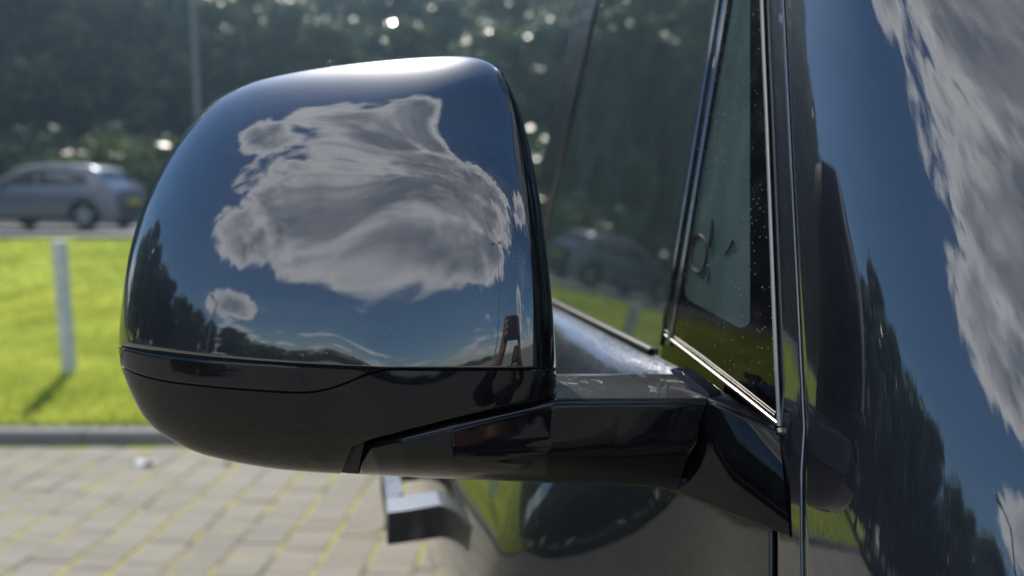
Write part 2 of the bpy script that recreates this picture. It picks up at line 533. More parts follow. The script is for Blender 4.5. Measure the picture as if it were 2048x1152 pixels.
def grass_mat(name, a, b, transl=0.45):
    t = NT(name)
    geo = t.n('ShaderNodeNewGeometry'); pos = geo.outputs['Position']
    n = t.ramp(t.noise(pos, 1.1, 7, 0.68), 0.36, 0.64)
    r = geo.outputs['Random Per Island']
    c = t.mix(n, a + (1,), b + (1,))
    c = t.mix(t.math('MULTIPLY', r, 0.4), c, (b[0] * 1.3, b[1] * 1.1, b[2], 1))
    p = t.pbsdf(Base_Color=c, Roughness=0.5)
    tr = t.n('ShaderNodeBsdfTranslucent'); t.L.new(c, tr.inputs[0])
    ms = t.n('ShaderNodeMixShader'); ms.inputs[0].default_value = transl
    t.L.new(p.outputs[0], ms.inputs[1]); t.L.new(tr.outputs[0], ms.inputs[2])
    return t.finish(ms.outputs[0])
def soil_mat():
    t = NT('lawn_soil')
    geo = t.n('ShaderNodeNewGeometry'); pos = geo.outputs['Position']
    c = t.mix(t.noise(pos, 3, 6), (0.18, 0.25, 0.02, 1), (0.30, 0.38, 0.035, 1))
    return t.finish(t.pbsdf(Base_Color=c, Roughness=0.95).outputs[0])
M['paving'] = paving_mat()
M['paver'] = paver_mat(False)
M['paver_f'] = paver_mat(True)
M['moss'] = moss_mat()
M['road'] = tarmac_mat('road_tarmac', (0.085, 0.085, 0.088))
M['kerb'] = tarmac_mat('kerb_concrete', (0.19, 0.185, 0.175), 0.15)
M['grass'] = grass_mat('lawn_grass', (0.25, 0.34, 0.045), (0.56, 0.62, 0.13), 0.6)
M['soil'] = soil_mat()
M['wood_floor'] = tarmac_mat('leaf_litter', (0.045, 0.05, 0.025), 0.4)
def leaf_mat(name, a, b):
    t = NT(name)
    oi = t.n('ShaderNodeObjectInfo'); geo = t.n('ShaderNodeNewGeometry')
    c = t.mix(geo.outputs['Random Per Island'], a + (1,), b + (1,))
    c = t.mix(t.math('MULTIPLY', oi.outputs['Random'], 0.35), c, (0.07, 0.085, 0.02, 1))
    shiny = t.ramp(geo.outputs['Random Per Island'], 0.80, 0.84)
    p = t.pbsdf(Base_Color=c, Roughness=t.math('SUBTRACT', 0.34, t.math('MULTIPLY', shiny, 0.18)), Specular_IOR_Level=t.math('ADD', 0.5, t.math('MULTIPLY', shiny, 0.5)))
    tr = t.n('ShaderNodeBsdfTranslucent')
    t.L.new(t.mix(0.5, c, (0.16, 0.22, 0.03, 1)), tr.inputs[0])
    ms = t.n('ShaderNodeMixShader'); ms.inputs[0].default_value = 0.3
    t.L.new(p.outputs[0], ms.inputs[1]); t.L.new(tr.outputs[0], ms.inputs[2])
    return t.finish(ms.outputs[0])
M['leaf_a'] = leaf_mat('leaf_deep_green', (0.045, 0.075, 0.03), (0.08, 0.115, 0.045))
M['leaf_b'] = leaf_mat('leaf_mid_green', (0.055, 0.09, 0.032), (0.10, 0.135, 0.045))
M['bark'] = tarmac_mat('tree_bark', (0.075, 0.06, 0.045), 0.4)

# ------------------------------------------------------------------ the setting
KY = 4.50          # kerb line (parallel to X)
ROAD_Y0, ROAD_Y1, ROAD_Z = 13.2, 19.6, 0.97
def bank_z(x, y):
    t = min(1, max(0, (y - KY - 0.12) / (ROAD_Y0 - KY - 0.3)))
    return 0.088 + 0.80 * (t * 0.8 + 0.2 * t * t) + 0.02 * math.sin(x * 0.9 + y * 1.3) * min(1, 4 * t) * (1 - t)
def hill_z(x, y):
    t = max(0.0, y - 22.0)
    return 0.93 + 0.155 * t * min(1, t / 14) + 0.35 * math.sin(x * 0.13 + y * 0.09) * min(1, t / 10)

ground = link('ground', [(-700, -700, -0.02), (700, -700, -0.02), (700, 700, -0.02), (-700, 700, -0.02)], [(0, 1, 2, 3)], M['paving'])
tag(ground, kind='structure')
def sheet(name, x0, x1, y0, y1, nx, ny, fz, mat):
    vs = []; fs = []
    for j in range(ny + 1):
        for i in range(nx + 1):
            x = x0 + (x1 - x0) * i / nx; y = y0 + (y1 - y0) * j / ny
            vs.append((x, y, fz(x, y)))
    for j in range(ny):
        for i in range(nx):
            a = j * (nx + 1) + i
            fs.append((a, a + 1, a + nx + 2, a + nx + 1))
    return tag(link(name, vs, fs, mat, sharp=0), kind='structure')
sheet('grass_bank', -75, 75, KY + 0.12, ROAD_Y0 - 0.12, 90, 24, bank_z, M['soil'])
road = sheet('road', -90, 90, ROAD_Y0, ROAD_Y1, 40, 6, lambda x, y: ROAD_Z, M['road'])
sheet('far_footway', -90, 90, ROAD_Y1 + 0.12, 22.0, 40, 2, lambda x, y: ROAD_Z + 0.09, M['kerb'])
sheet('hillside', -120, 120, 22.0, 110, 60, 40, hill_z, M['wood_floor'])
sheet('wooded_verge', -60, -29.5, -150, KY - 0.1, 10, 40, lambda x, y: 0.03 + 0.03 * max(0, -x - 12), M['wood_floor'])

def kerb_line(name, y, z0, h, x0, x1, step, far=False):
    root = empty(name, (0, y, z0)); tag(root, kind='structure')
    first = None
    x = x0
    while x < x1:
        if first is None:
            mb = MB(); L_ = step / 2 - 0.004
            prof = [(-0.065, -0.15), (-0.062, h - 0.022), (-0.05, h - 0.004), (-0.035, h), (0.065, h), (0.065, -0.15)]
            mb.prism([(-L_, p[0], p[1]) for p in prof], [(L_, p[0], p[1]) for p in prof])
            o = mb.build('kerb_stone', M['kerb'], None, sharp=30)
            first = o
        else:
            o = first.copy(); COL.objects.link(o)
        o.parent = root; o.location = (x + step / 2, random.uniform(-.003, .003), random.uniform(-.003, .003))
        x += step
    return root
kerb_line('kerb', KY + 0.055, 0, 0.088, -12, 6, 0.914)
kerb_line('road_kerb', ROAD_Y0 - 0.06, ROAD_Z, 0.02, -22, 4, 0.914)
# straight continuation of both kerbs away from the picture
for nm, y, z0, h in (('kerb_run', KY + 0.055, 0, 0.085), ('road_kerb_run', ROAD_Y0 - 0.06, ROAD_Z, 0.02), ('footway_kerb', ROAD_Y1 + 0.06, ROAD_Z, 0.09)):
    mb = MB()
    if nm == 'footway_kerb': mb.box((0, y, z0 + h / 2 - 0.05), (90, 0.062, h / 2 + 0.05))
    else:
        xa, xb = (-12, 6) if nm == 'kerb_run' else (-22, 4)
        mb.box(((xa - 76) / 2, y, z0 + h / 2 - 0.05), ((76 + xa) / 2, 0.062, h / 2 + 0.05))
        mb.box(((xb + 76) / 2 + 0.3, y, z0 + h / 2 - 0.05), ((76 - xb) / 2 - 0.3, 0.062, h / 2 + 0.05))
    tag(mb.build(nm, M['kerb']), kind='structure')
# white edge line painted on the road
mb = MB(); mb.add([(-90, ROAD_Y0 + 0.35, ROAD_Z + 0.004), (90, ROAD_Y0 + 0.35, ROAD_Z + 0.004), (90, ROAD_Y0 + 0.45, ROAD_Z + 0.004), (-90, ROAD_Y0 + 0.45, ROAD_Z + 0.004)], [(0, 1, 2, 3)])
mb.build('edge_line', simple('worn_white_paint', (0.55, 0.55, 0.53), 0.7), road)

# ---- block paving laid in columns that run towards the kerb, moss in the long joints
PW, PL = 0.202, 0.100
CW, CL = 0.220, 0.1008
tag(link('paving_bed', [(-7.2, -4.2, -0.003), (2.6, -4.2, -0.003), (2.6, KY - 0.01, -0.003), (-7.2, KY - 0.01, -0.003)], [(0, 1, 2, 3)], M['moss']), kind='structure')
def proj(p):
    q = p - EYE
    d = q.y * CP - q.z * SP
    if d <= 0.05: return None
    return (1024 + F * q.x / d, 576 - F * (q.z * CP + q.y * SP) / d, d)
PANG = R(-2.5)
cells = []
for i in range(-33, 13):
    for j in range(-40, 44):
        x = i * CW; y = j * CL + (0.5 * CL if i % 2 else 0)
        X = x * math.cos(PANG) - y * math.sin(PANG); Y = x * math.sin(PANG) + y * math.cos(PANG)
        if Y > KY - 0.075 or Y < -4.1 or X < -7.1 or X > 2.5: continue
        q = proj(Vector((X, Y, 0)))
        vis = q is not None and -30 < q[0] < 900 and 860 < q[1] < 1190
        cells.append((X, Y, vis, q[2] if vis else 99))
near = sorted([c for c in cells if c[2]], key=lambda c: c[3])
big = set((c[0], c[1]) for c in near[:300])
pv = None
fld = MB()
for (X, Y, vis, d) in cells:
    hw, hl = PW / 2 + random.uniform(-.002, .002), PL / 2 + random.uniform(-.001, .001)
    dz = random.uniform(-.003, .003); ch = 0.0018
    a = PANG + random.uniform(-.012, .012)
    if (X, Y) in big:
        if pv is None:
            mb = MB()
            mb.prism([(-PW / 2, -PL / 2, -0.05), (PW / 2, -PL / 2, -0.05), (PW / 2, PL / 2, -0.05), (-PW / 2, PL / 2, -0.05)],
                     [(-PW / 2, -PL / 2, -ch), (PW / 2, -PL / 2, -ch), (PW / 2, PL / 2, -ch), (-PW / 2, PL / 2, -ch)])
            mb.f.pop(1)
            s = ((-PW / 2, -PL / 2), (PW / 2, -PL / 2), (PW / 2, PL / 2), (-PW / 2, PL / 2))
            mb.add([(u, v_, -ch) for u, v_ in s] + [(u - math.copysign(ch, u), v_ - math.copysign(ch, v_), 0) for u, v_ in s],
                   [(4, 5, 6, 7), (0, 1, 5, 4), (1, 2, 6, 5), (2, 3, 7, 6), (3, 0, 4, 7)])
            pv = o = mb.build('paver', M['paver'], None, sharp=20)
        else:
            o = pv.copy(); COL.objects.link(o)
        o.parent = ground; o.location = (X, Y, dz + 0.002); o.rotation_euler = (random.uniform(-.01, .01), random.uniform(-.01, .01), a)
    else:
        ca, sa = math.cos(a), math.sin(a)
        s = [(-hw, -hl), (hw, -hl), (hw, hl), (-hw, hl)]
        rot = lambda u, v_: (X + u * ca - v_ * sa, Y + u * sa + v_ * ca)
        fld.add([rot(u, v_) + (-0.03,) for u, v_ in s] + [rot(u - math.copysign(ch, u), v_ - math.copysign(ch, v_)) + (dz + 0.002,) for u, v_ in s],
                [(4, 5, 6, 7), (0, 1, 5, 4), (1, 2, 6, 5), (2, 3, 7, 6), (3, 0, 4, 7)])
tag(fld.build('paver_field', M['paver_f'], ground, sharp=20, fix=False), kind='stuff')

# ---- lawn: blades as one object
def make_grass():
    n_near, n_far = 130000, 60000
    def batch(n, x0, x1, y0, y1, h0, h1, w):
        # denser near the viewer
        u = rng.random(n); y = y0 + (y1 - y0) * u ** 1.35
        x = x0 + (x1 - x0) * rng.random(n)
        return x, y, h0 + (h1 - h0) * rng.random(n), np.full(n, w)
    parts = [batch(n_near, -8.5, 1.5, KY + 0.13, 9.0, 0.035, 0.085, 0.006), batch(n_far, -15, 3, 7.5, ROAD_Y0 - 0.15, 0.04, 0.09, 0.014),
             batch(30000, -40, -8, KY + 0.13, ROAD_Y0 - 0.15, 0.05, 0.10, 0.03), batch(22000, 1.5, 30, KY + 0.13, ROAD_Y0 - 0.15, 0.05, 0.10, 0.03)]
    x = np.concatenate([p[0] for p in parts]); y = np.concatenate([p[1] for p in parts])
    h = np.concatenate([p[2] for p in parts]); w = np.concatenate([p[3] for p in parts])
    t = np.clip((y - KY - 0.12) / (ROAD_Y0 - KY - 0.3), 0, 1)
    z = 0.083 + 0.80 * (t * 0.8 + 0.2 * t * t) + 0.02 * np.sin(x * 0.9 + y * 1.3) * np.minimum(1, 4 * t) * (1 - t)
    n = len(x)
    a = rng.random(n) * 2 * np.pi; ln = rng.normal(0, 0.35, n) * h; la = rng.random(n) * 2 * np.pi
    dx, dy = np.cos(a) * w, np.sin(a) * w
    v = np.empty((n, 3, 3), dtype=np.float32)
    v[:, 0] = np.stack([x - dx, y - dy, z], 1); v[:, 1] = np.stack([x + dx, y + dy, z], 1)
    v[:, 2] = np.stack([x + np.cos(la) * ln, y + np.sin(la) * ln, z + h], 1)
    me = bpy.data.meshes.new('grass')
    me.vertices.add(n * 3); me.vertices.foreach_set('co', v.ravel())
    me.loops.add(n * 3); me.loops.foreach_set('vertex_index', np.arange(n * 3, dtype=np.int32))
    me.polygons.add(n); me.polygons.foreach_set('loop_start', np.arange(0, n * 3, 3, dtype=np.int32))
    me.polygons.foreach_set('loop_total', np.full(n, 3, dtype=np.int32))
    me.update()
    o = link_me('grass', me, M['grass'], None, False)
    tag(o, 'short sunlit bright green lawn grass on the bank behind the kerb', 'grass', kind='stuff')
make_grass()

# ------------------------------------------------------------------ trees and shrubs
def leaf_mesh(name, centers, radii, per, size, mat, squash=0.8):
    cs = np.asarray(centers); n = len(cs) * per
    c = np.repeat(cs, per, axis=0); rr = np.repeat(np.asarray(radii), per)
    d = rng.normal(size=(n, 3)); d /= np.linalg.norm(d, axis=1)[:, None]
    p = c + d * (rr * rng.random(n) ** 0.5)[:, None] * np.array([1, 1, squash])
    nrm = d + rng.normal(size=(n, 3)) * 0.7 + np.array([0, 0, 0.5]); nrm /= np.linalg.norm(nrm, axis=1)[:, None]
    t = np.cross(nrm, rng.normal(size=(n, 3))); t /= np.linalg.norm(t, axis=1)[:, None]
    b = np.cross(nrm, t)
    s = size * (0.6 + 0.8 * rng.random(n))
    v = np.empty((n, 4, 3), dtype=np.float32)
    v[:, 0] = p - t * s[:, None]; v[:, 1] = p - b * (s * 0.55)[:, None]
    v[:, 2] = p + t * s[:, None]; v[:, 3] = p + b * (s * 0.55)[:, None]
    me = bpy.data.meshes.new(name)
    me.vertices.add(n * 4); me.vertices.foreach_set('co', v.ravel())
    me.loops.add(n * 4); me.loops.foreach_set('vertex_index', np.arange(n * 4, dtype=np.int32))
    me.polygons.add(n); me.polygons.foreach_set('loop_start', np.arange(0, n * 4, 4, dtype=np.int32))
    me.polygons.foreach_set('loop_total', np.full(n, 4, dtype=np.int32))
    me.update()
    me.materials.append(mat)
    return me

def tree_proto(seed, height, spread, crown_lo, nclump, mat, conic=0.0):
    rnd = random.Random(seed)
    tr = MB()
    lean = Vector((rnd.uniform(-.3, .3), rnd.uniform(-.3, .3), 0))
    pts = [Vector((0, 0, -0.3))] + [lean * (k / 5) ** 1.5 + Vector((rnd.uniform(-.1, .1), rnd.uniform(-.1, .1), height * 0.86 * k / 5)) for k in range(1, 6)]
    rad0 = height * 0.02
    tr.tube(pts, [rad0 * 1.35] + [rad0 * (1 - 0.17 * k) for k in range(1, 6)], 8)
    centers = []; radii = []
    for k in range(nclump):
        t = rnd.random()
        z = height * (crown_lo + (1 - crown_lo) * t)
        env = math.sin(math.pi * min(1, max(0.05, (t * 0.86 + 0.12)))) ** 0.6 * (1 - conic * t)
        a = rnd.random() * 2 * math.pi; rr = spread * env * (0.25 + 0.75 * rnd.random() ** 0.5)
        c = Vector((math.cos(a) * rr, math.sin(a) * rr, min(z, height * 0.97))) + lean * t
        centers.append(tuple(c)); radii.append(spread * rnd.uniform(0.20, 0.36))
        if k % 3 == 0:
            s = pts[1 + min(4, int(t * 4.5))]
            tr.tube([s, (s + c) / 2 + Vector((0, 0, 0.15)), c], [rad0 * 0.42, rad0 * 0.25, rad0 * 0.1], 5, cap=False)
    me_t = bpy.data.meshes.new('trunk'); me_t.from_pydata([tuple(v) for v in tr.v], [], tr.f); me_t.update(); me_t.materials.append(M['bark'])
    me_c = leaf_mesh('crown', centers, radii, 100, 0.16, mat)
    return me_t, me_c
PROTO = [tree_proto(1, 10.0, 3.0, 0.10, 120, M['leaf_a']), tree_proto(2, 9.5, 2.5, 0.16, 100, M['leaf_b']),
         tree_proto(3, 11.0, 2.7, 0.08, 125, M['leaf_a'], 0.4), tree_proto(4, 9.0, 3.3, 0.14, 125, M['leaf_b'])]
def shrub_proto(seed, mat):
    rnd = random.Random(seed)
    cs, rs = [], []
    st = MB()
    for k in range(34):
        a = rnd.random() * 6.28; rr = rnd.random() ** 0.6 * 1.0; z = rnd.uniform(0.15, 1.5) * (1 - 0.35 * rr)
        cs.append((math.cos(a) * rr, math.sin(a) * rr, z)); rs.append(rnd.uniform(0.25, 0.45))
        if k % 5 == 0: st.tube([(0, 0, -0.1), (cs[-1][0] * .5, cs[-1][1] * .5, z * .6), cs[-1]], [.04, .025, .01], 5, cap=False)
    me_s = bpy.data.meshes.new('stem'); me_s.from_pydata([tuple(v) for v in st.v], [], st.f); me_s.update(); me_s.materials.append(M['bark'])
    return me_s, leaf_mesh('foliage', cs, rs, 75, 0.09, mat)
SHRUB = [shrub_proto(11, M['leaf_a']), shrub_proto(12, M['leaf_b'])]
def plant(kind, x, y, z, sc, sz, label, cat, group):
    big = kind < 10
    me_t, me_c = PROTO[kind] if big else SHRUB[kind - 10]
    root = empty('woodland_tree' if big else 'shrub', (x, y, z), random.uniform(0, 6.28))
    root.scale = (sc, sc, sc * sz)
    for nm, me in (('trunk' if big else 'stem', me_t), ('crown' if big else 'foliage', me_c)):
        o = bpy.data.objects.new(nm, me); COL.objects.link(o); o.parent = root
    tag(root, label, cat, group)
HL = 'leafy woodland tree in deep shade on the hillside beyond the road'
for row, (yy, step) in enumerate(((33, 3.0), (38, 3.3), (44, 3.7), (51, 4.4))):
    x = -46 - row * 4
    while x < 34 + row * 4:
        X = x + random.uniform(-.9, .9); Y = yy + random.uniform(-1.6, 1.6)
        z = hill_z(X, Y)
        azd = math.degrees(math.atan2(X, Y))
        top = 1.6 + math.hypot(X, Y) * math.tan(R(np.interp(azd, (-48, -36, -29, -20, 40), ((19, 21.5, 24, 26)[row], (19, 21.5, 24, 26)[row], (16.5, 19, 21, 23)[row], (13.6, 15.2, 16.2, 17.2)[row], (13.6, 15.2, 16.2, 17.2)[row])))) + random.uniform(-0.6, 0.8)
        k = random.randrange(4)
        sc = max(0.75, (top - z) / (10.0, 9.5, 11.0, 9.0)[k])
        plant(k, X, Y, z - 0.1, sc, 1.0, HL, 'tree', 'trees on the hillside beyond the road')
        x += step
x = -30
while x < 22:
    X = x + random.uniform(-.4, .4); Y = 23.2 + random.uniform(-.5, 2.2)
    plant(10 + random.randrange(2), X, Y, hill_z(X, Y) - 0.05, random.uniform(1.3, 2.3), 1.0, 'dense dark shrub at the foot of the wooded hillside behind the footway', 'shrub', 'shrubs behind the far footway')
    x += 1.5

# ------------------------------------------------------------------ the van
van = empty('parked_car', tuple(Cv(1.2, -1.2, 0)))
tag(van, 'glossy black car filling the near view, its wing mirror and door reflecting clouds and trees', 'car')

def spline(pts, n):
    """Catmull-Rom through pts, n samples evenly by length"""
    P = [np.array(p, float) for p in pts]
    P = [2 * P[0] - P[1]] + P + [2 * P[-1] - P[-2]]
    out = []
    for i in range(1, len(P) - 2):
        for k in range(24):
            t = k / 24
            out.append(0.5 * ((2 * P[i]) + (-P[i - 1] + P[i + 1]) * t + (2 * P[i - 1] - 5 * P[i] + 4 * P[i + 1] - P[i + 2]) * t * t + (-P[i - 1] + 3 * P[i] - 3 * P[i + 1] + P[i + 2]) * t ** 3))
    out.append(P[-2])
    out = np.array(out)
    s = np.concatenate([[0], np.cumsum(np.linalg.norm(np.diff(out, axis=0), axis=1))])
    q = np.linspace(0, s[-1], n)
    return np.stack([np.interp(q, s, out[:, k]) for k in range(out.shape[1])], 1)

# ---- mirror head: a dome over its outline, in photograph pixels + depth
HC = np.array([760.0, 735.0])
OUT = [(237, 690), (240, 640), (247, 575), (260, 500), (285, 415), (318, 342), (352, 287), (388, 240), (432, 200), (500, 167), (580, 147),
       (680, 131), (780, 120), (860, 114), (918, 113), (958, 118), (988, 132), (1010, 156), (1030, 195), (1047, 245), (1063, 310), (1078, 390), (1090, 470),
       (1100, 560), (1107, 640), (1111, 700), (1113, 740), (1112, 775), (1095, 825), (1040, 885), (960, 930), (860, 950), (770, 951), (690, 948),
       (620, 944), (552, 938), (483, 927), (420, 913), (379, 899), (344, 881), (309, 857), (284, 828), (261, 784), (246, 746), (239, 716)]
_o = spline(OUT + OUT[:3], 1400)
_ang = np.arctan2(-(_o[:, 1] - HC[1]), _o[:, 0] - HC[0])     # up = +90 deg
_rad = np.hypot(_o[:, 0] - HC[0], _o[:, 1] - HC[1])
_ix = np.argsort(_ang)
_ang, _rad = _ang[_ix], _rad[_ix]
_angp = np.concatenate([_ang - 2 * np.pi, _ang, _ang + 2 * np.pi]); _radp = np.tile(_rad, 3)
def outR(th): return np.interp(th, _angp, _radp)
# a smooth membrane over the outline (harmonic fit): 1 at the crown, 0 on the outline
MC = np.array([690.0, 540.0]); MS = 420.0
def _basis(px, py):
    z = ((px - MC[0]) + 1j * (MC[1] - py)) / MS
    cols = [np.ones_like(z.real)]
    for n in range(1, 17):
        zn = z ** n
        cols += [zn.real, zn.imag]
    return np.stack(cols, -1)
def _part(px, py):
    x = (px - MC[0]) / MS; y = (MC[1] - py) / MS
    return -(x * x + y * y) / 4
_bb = _basis(_o[:, 0], _o[:, 1])
_coef, *_ = np.linalg.lstsq(_bb, -_part(_o[:, 0], _o[:, 1]), rcond=1e-9)
def _phi_raw(px, py):
    return _part(px, py) + _basis(px, py) @ _coef
_gx, _gy = np.meshgrid(np.arange(300, 1100, 8.0), np.arange(150, 940, 8.0))
_s_in = np.hypot(_gx - HC[0], _gy - HC[1]) / outR(np.arctan2(HC[1] - _gy, _gx - HC[0]))
PHM = float(np.max(np.where(_s_in < 0.97, _phi_raw(_gx, _gy), 0)))
def sstep(x, a, b):
    t = np.clip((x - a) / (b - a), 0, 1); return t * t * (3 - 2 * t)
D0 = 0.405
TILTX = 5.2e-5
TILTY = 5.2e-5
def rim_depth(px, py):
    return 0.052 + 0.016 * sstep(450 - py, 0, 350) - 0.012 * sstep(px, 650, 1060)
def tilt_y(px, py):
    t = np.clip((745 - py) / 300, 0, 1)
    g = np.where(py > 445, 150 * t * t, 150 + (445 - py))
    wl = 1 - sstep(px, 580, 1010)
    return TILTY * (wl * (735 - py) + (1 - wl) * g)
def head_depth(px, py, extra=0.0):
    dx, dy = px - HC[0], -(py - HC[1])
    th = np.arctan2(dy, dx); r = np.hypot(dx, dy)
    ro = outR(th); sp = np.clip(r / ro, 0, 1)
    ox, oy = HC[0] + np.cos(th) * ro, HC[1] - np.sin(th) * ro
    phi = (_phi_raw(px, py) - _phi_raw(ox, oy) * sp ** 10) / PHM
    s = np.sqrt(np.clip(1 - phi, 0, 1))
    a = 2.15 + 9.0 * sstep(px, 640, 1040) * sstep(py, 220, 520)
    return D0 + rim_depth(px, py) * (1 - np.sqrt(np.maximum(0, 1 - s ** a))) + tilt_y(px, py) - TILTX * (px - 1030) + extra
def HP(px, py, extra=0.0):
    return W(px, py, float(head_depth(px, py, extra)))

def lip_rows(rows, which, out=0.0007, deep=0.005):
    """turn an edge of a grid of points inward so that panel joints have real depth"""
    if which == 'last':
        a, b = rows[-1], rows[-2]
    else:
        a, b = rows[0], rows[1]
    r1, r2 = [], []
    for p, q in zip(a, b):
        t = p - q
        t = t.normalized() if t.length > 1e-7 else Vector((0, 0, 0))
        n = (p - EYE).normalized()
        r1.append(p + t * out + n * out * 1.1); r2.append(p + t * out + n * deep)
    return rows + [r1, r2] if which == 'last' else [r2, r1] + rows

# wing_mirror: the lower shell carries the rest of the head as sub-parts
S1 = spline([(237.5, 688), (272, 697), (330, 707), (420, 716), (520, 723), (620, 728), (760, 733), (900, 734), (1064, 734)], 160)   # cap seam
S2 = spline([(242, 730), (272, 745), (335, 761), (428, 772), (515, 779), (590, 783), (626, 782), (671, 772), (720, 753), (766, 738)], 110)   # below the lens
def lower_shell():
    topc = np.concatenate([S2 + np.array([0, 4.5]), spline([(780, 741.5), (900, 742.5), (1112, 742)], 60)])
    topc = spline(topc[::4].tolist() + [topc[-1].tolist()], 150)
    bl = spline([(243.2, 735), (247, 747), (261.5, 784), (284.5, 828), (309.5, 857), (344.5, 881), (379.5, 899), (420, 913), (483, 927), (552, 938), (620, 944), (684, 947.5)], 90)
    bl[:, 0] += 0.0
    br_ = spline([(684, 947.5), (682, 926), (694, 903), (730, 881), (800, 862), (950, 824), (1060, 797), (1100, 783), (1112, 770)], 60)
    bot = np.concatenate([bl, br_[1:]])
    s = np.linspace(0, 1, 150)
    # bottom sampled so that x roughly follows the top
    q = np.interp(s, np.linspace(0, 1, len(bot)), np.arange(len(bot)))
    bot2 = np.stack([np.interp(q, np.arange(len(bot)), bot[:, k]) for k in range(2)], 1)
    rows = []
    for k in range(49):
        v = k / 48; v = 1 - (1 - v) ** 2.0
        rows.append([HP(*(topc[i] * (1 - v) + bot2[i] * v), 0.0006) for i in range(150)])
    rows = lip_rows(rows, 'first', 0.0013); rows = lip_rows(rows, 'last', deep=0.012)
    mb = MB(); mb.grid(rows)
    return mb.build('wing_mirror', M['shell'], van, sharp=50)
wm = lower_shell()
wm['label'] = 'large black wing mirror on a stubby arm'

def lens_part():
    rows = []
    a = spline((S1[:100] + np.array([0, 8.0])).tolist()[::6] + [[752, 742]], 120); b = S2 + np.array([-1.0, -2.0])
    b = spline(b[::3].tolist() + [b[-1].tolist()], 120)
    for k in range(17):
        v = k / 16
        rows.append([HP(*(a[i] * (1 - v) + b[i] * v), 0.0003) for i in range(120)])
    rows = lip_rows(rows, 'first', 0.0012); rows = lip_rows(rows, 'last', 0.0010)
    mb = MB(); mb.grid(rows)
    return mb.build('indicator_lens', M['lens'], wm, sharp=50)
lens_part()
# faint approval mark moulded in the lens
mb = MB(); mb.tube([HP(592 + 13 * math.cos(t), 757 + 11 * math.sin(t), -0.0003) for t in np.linspace(0, 2 * math.pi, 33)], 0.00012, 6, cap=False)
mb.tube([HP(588, 752, -0.0003), HP(588, 762, -0.0003)], 0.0001, 5); mb.tube([HP(588, 757, -0.0003), HP(595, 757, -0.0003)], 0.0001, 5)
mb.build('approval_mark', M['lens'], wm)

BZ = spline([(1002, 147), (1019, 190), (1033, 245), (1046, 320), (1056, 410), (1062, 500), (1066, 600), (1066, 735)], 80)  # cap / bezel joint
_bth = np.arctan2(-(BZ[:, 1] - HC[1]), BZ[:, 0] - HC[0]); _br = np.hypot(BZ[:, 0] - HC[0], BZ[:, 1] - HC[1])
_bo = np.argsort(_bth)
def cap_smax(th):
    if _bth.min() <= th <= _bth.max():
        return float(np.interp(th, _bth[_bo], _br[_bo]) / outR(th))
    return 1.0
thL = math.atan2(-(688 - HC[1]), 237.5 - HC[0])
TH = np.concatenate([np.linspace(0.0045, 1.2, 150), np.linspace(1.2, thL, 150)[1:]])
def cap_point(th, s, extra=0.0):
    r = outR(th) * s
    px = HC[0] + math.cos(th) * r; py = HC[1] - math.sin(th) * r
    w = max(0.0, 1 - (thL - th) / 0.55) ** 2
    py += 38 * s * (1 - s) * w * s ** 0.3
    py -= 2.0 * (1 - s)
    return HP(px, py, extra)
def cap_part():
    rows = []
    for th in TH:
        sm = cap_smax(th)
        row = []
        for k in range(71):
            u = k / 70
            s = sm * math.sin(u * math.pi / 2)
            row.append(cap_point(th, max(s, 1e-4)))
        rows.append(row)
    rows = lip_rows(rows, 'first'); rows = lip_rows(rows, 'last')
    mb = MB(); mb.grid(rows)
    # lip along the bezel joint and wrap behind the rim
    rim, r1, r2 = [], [], []
    for th in TH:
        sm = cap_smax(th)
        p = cap_point(th, sm)
        n = (p - EYE).normalized()
        if sm < 0.995:
            q = cap_point(th, sm - 0.01); t = (p - q).normalized()
            r1.append(p + t * 0.0005 + n * 0.0006); r2.append(p + t * 0.0006 + n * 0.006)
        else:
            c = W(HC[0], HC[1], 0.46)
            t = (p - c); t = (t - n * t.dot(n)).normalized()
            r1.append(p + n * 0.012 - t * 0.0006); r2.append(p + n * 0.026 - t * 0.004)
        rim.append(p)
    mb.grid([rim, r1, r2])
    return mb.build('cap', M['cap_paint'], wm, sharp=50)
cap = cap_part()
# bezel: strip between cap and silhouette on the inboard side
def bezel_strip(name, f0, f1, extra, mat):
    rows = []
    for f in np.linspace(f0, f1, 13):
        row = []
        for i in range(len(BZ)):
            th = _bth[i]; ro = outR(th)
            sB = _br[i] / ro
            s = (sB + 0.006) * (1 - f) + 1.0 * f
            px = HC[0] + math.cos(th) * ro * s; py = HC[1] - math.sin(th) * ro * s
            row.append(HP(px, py, extra))
        rows.append(row)
    rows = lip_rows(rows, 'first', 0.0005, 0.006)
    if f1 < 1: rows = lip_rows(rows, 'last', 0.0004, 0.006)
    else:
        last = rows[-1]
        rows += [[p + (p - EYE).normalized() * 0.02 - LV * 0 for p in last], [p + (p - EYE).normalized() * 0.04 + LV * 0.004 for p in last]]
    mb = MB(); mb.grid(rows)
    return mb.build(name, mat, wm, sharp=50)
bezel_strip('bezel', 0.0, 0.42, 0.0012, M['trim'])
bezel_strip('bezel_rim', 0.46, 1.0, 0.0006, M['shell'])
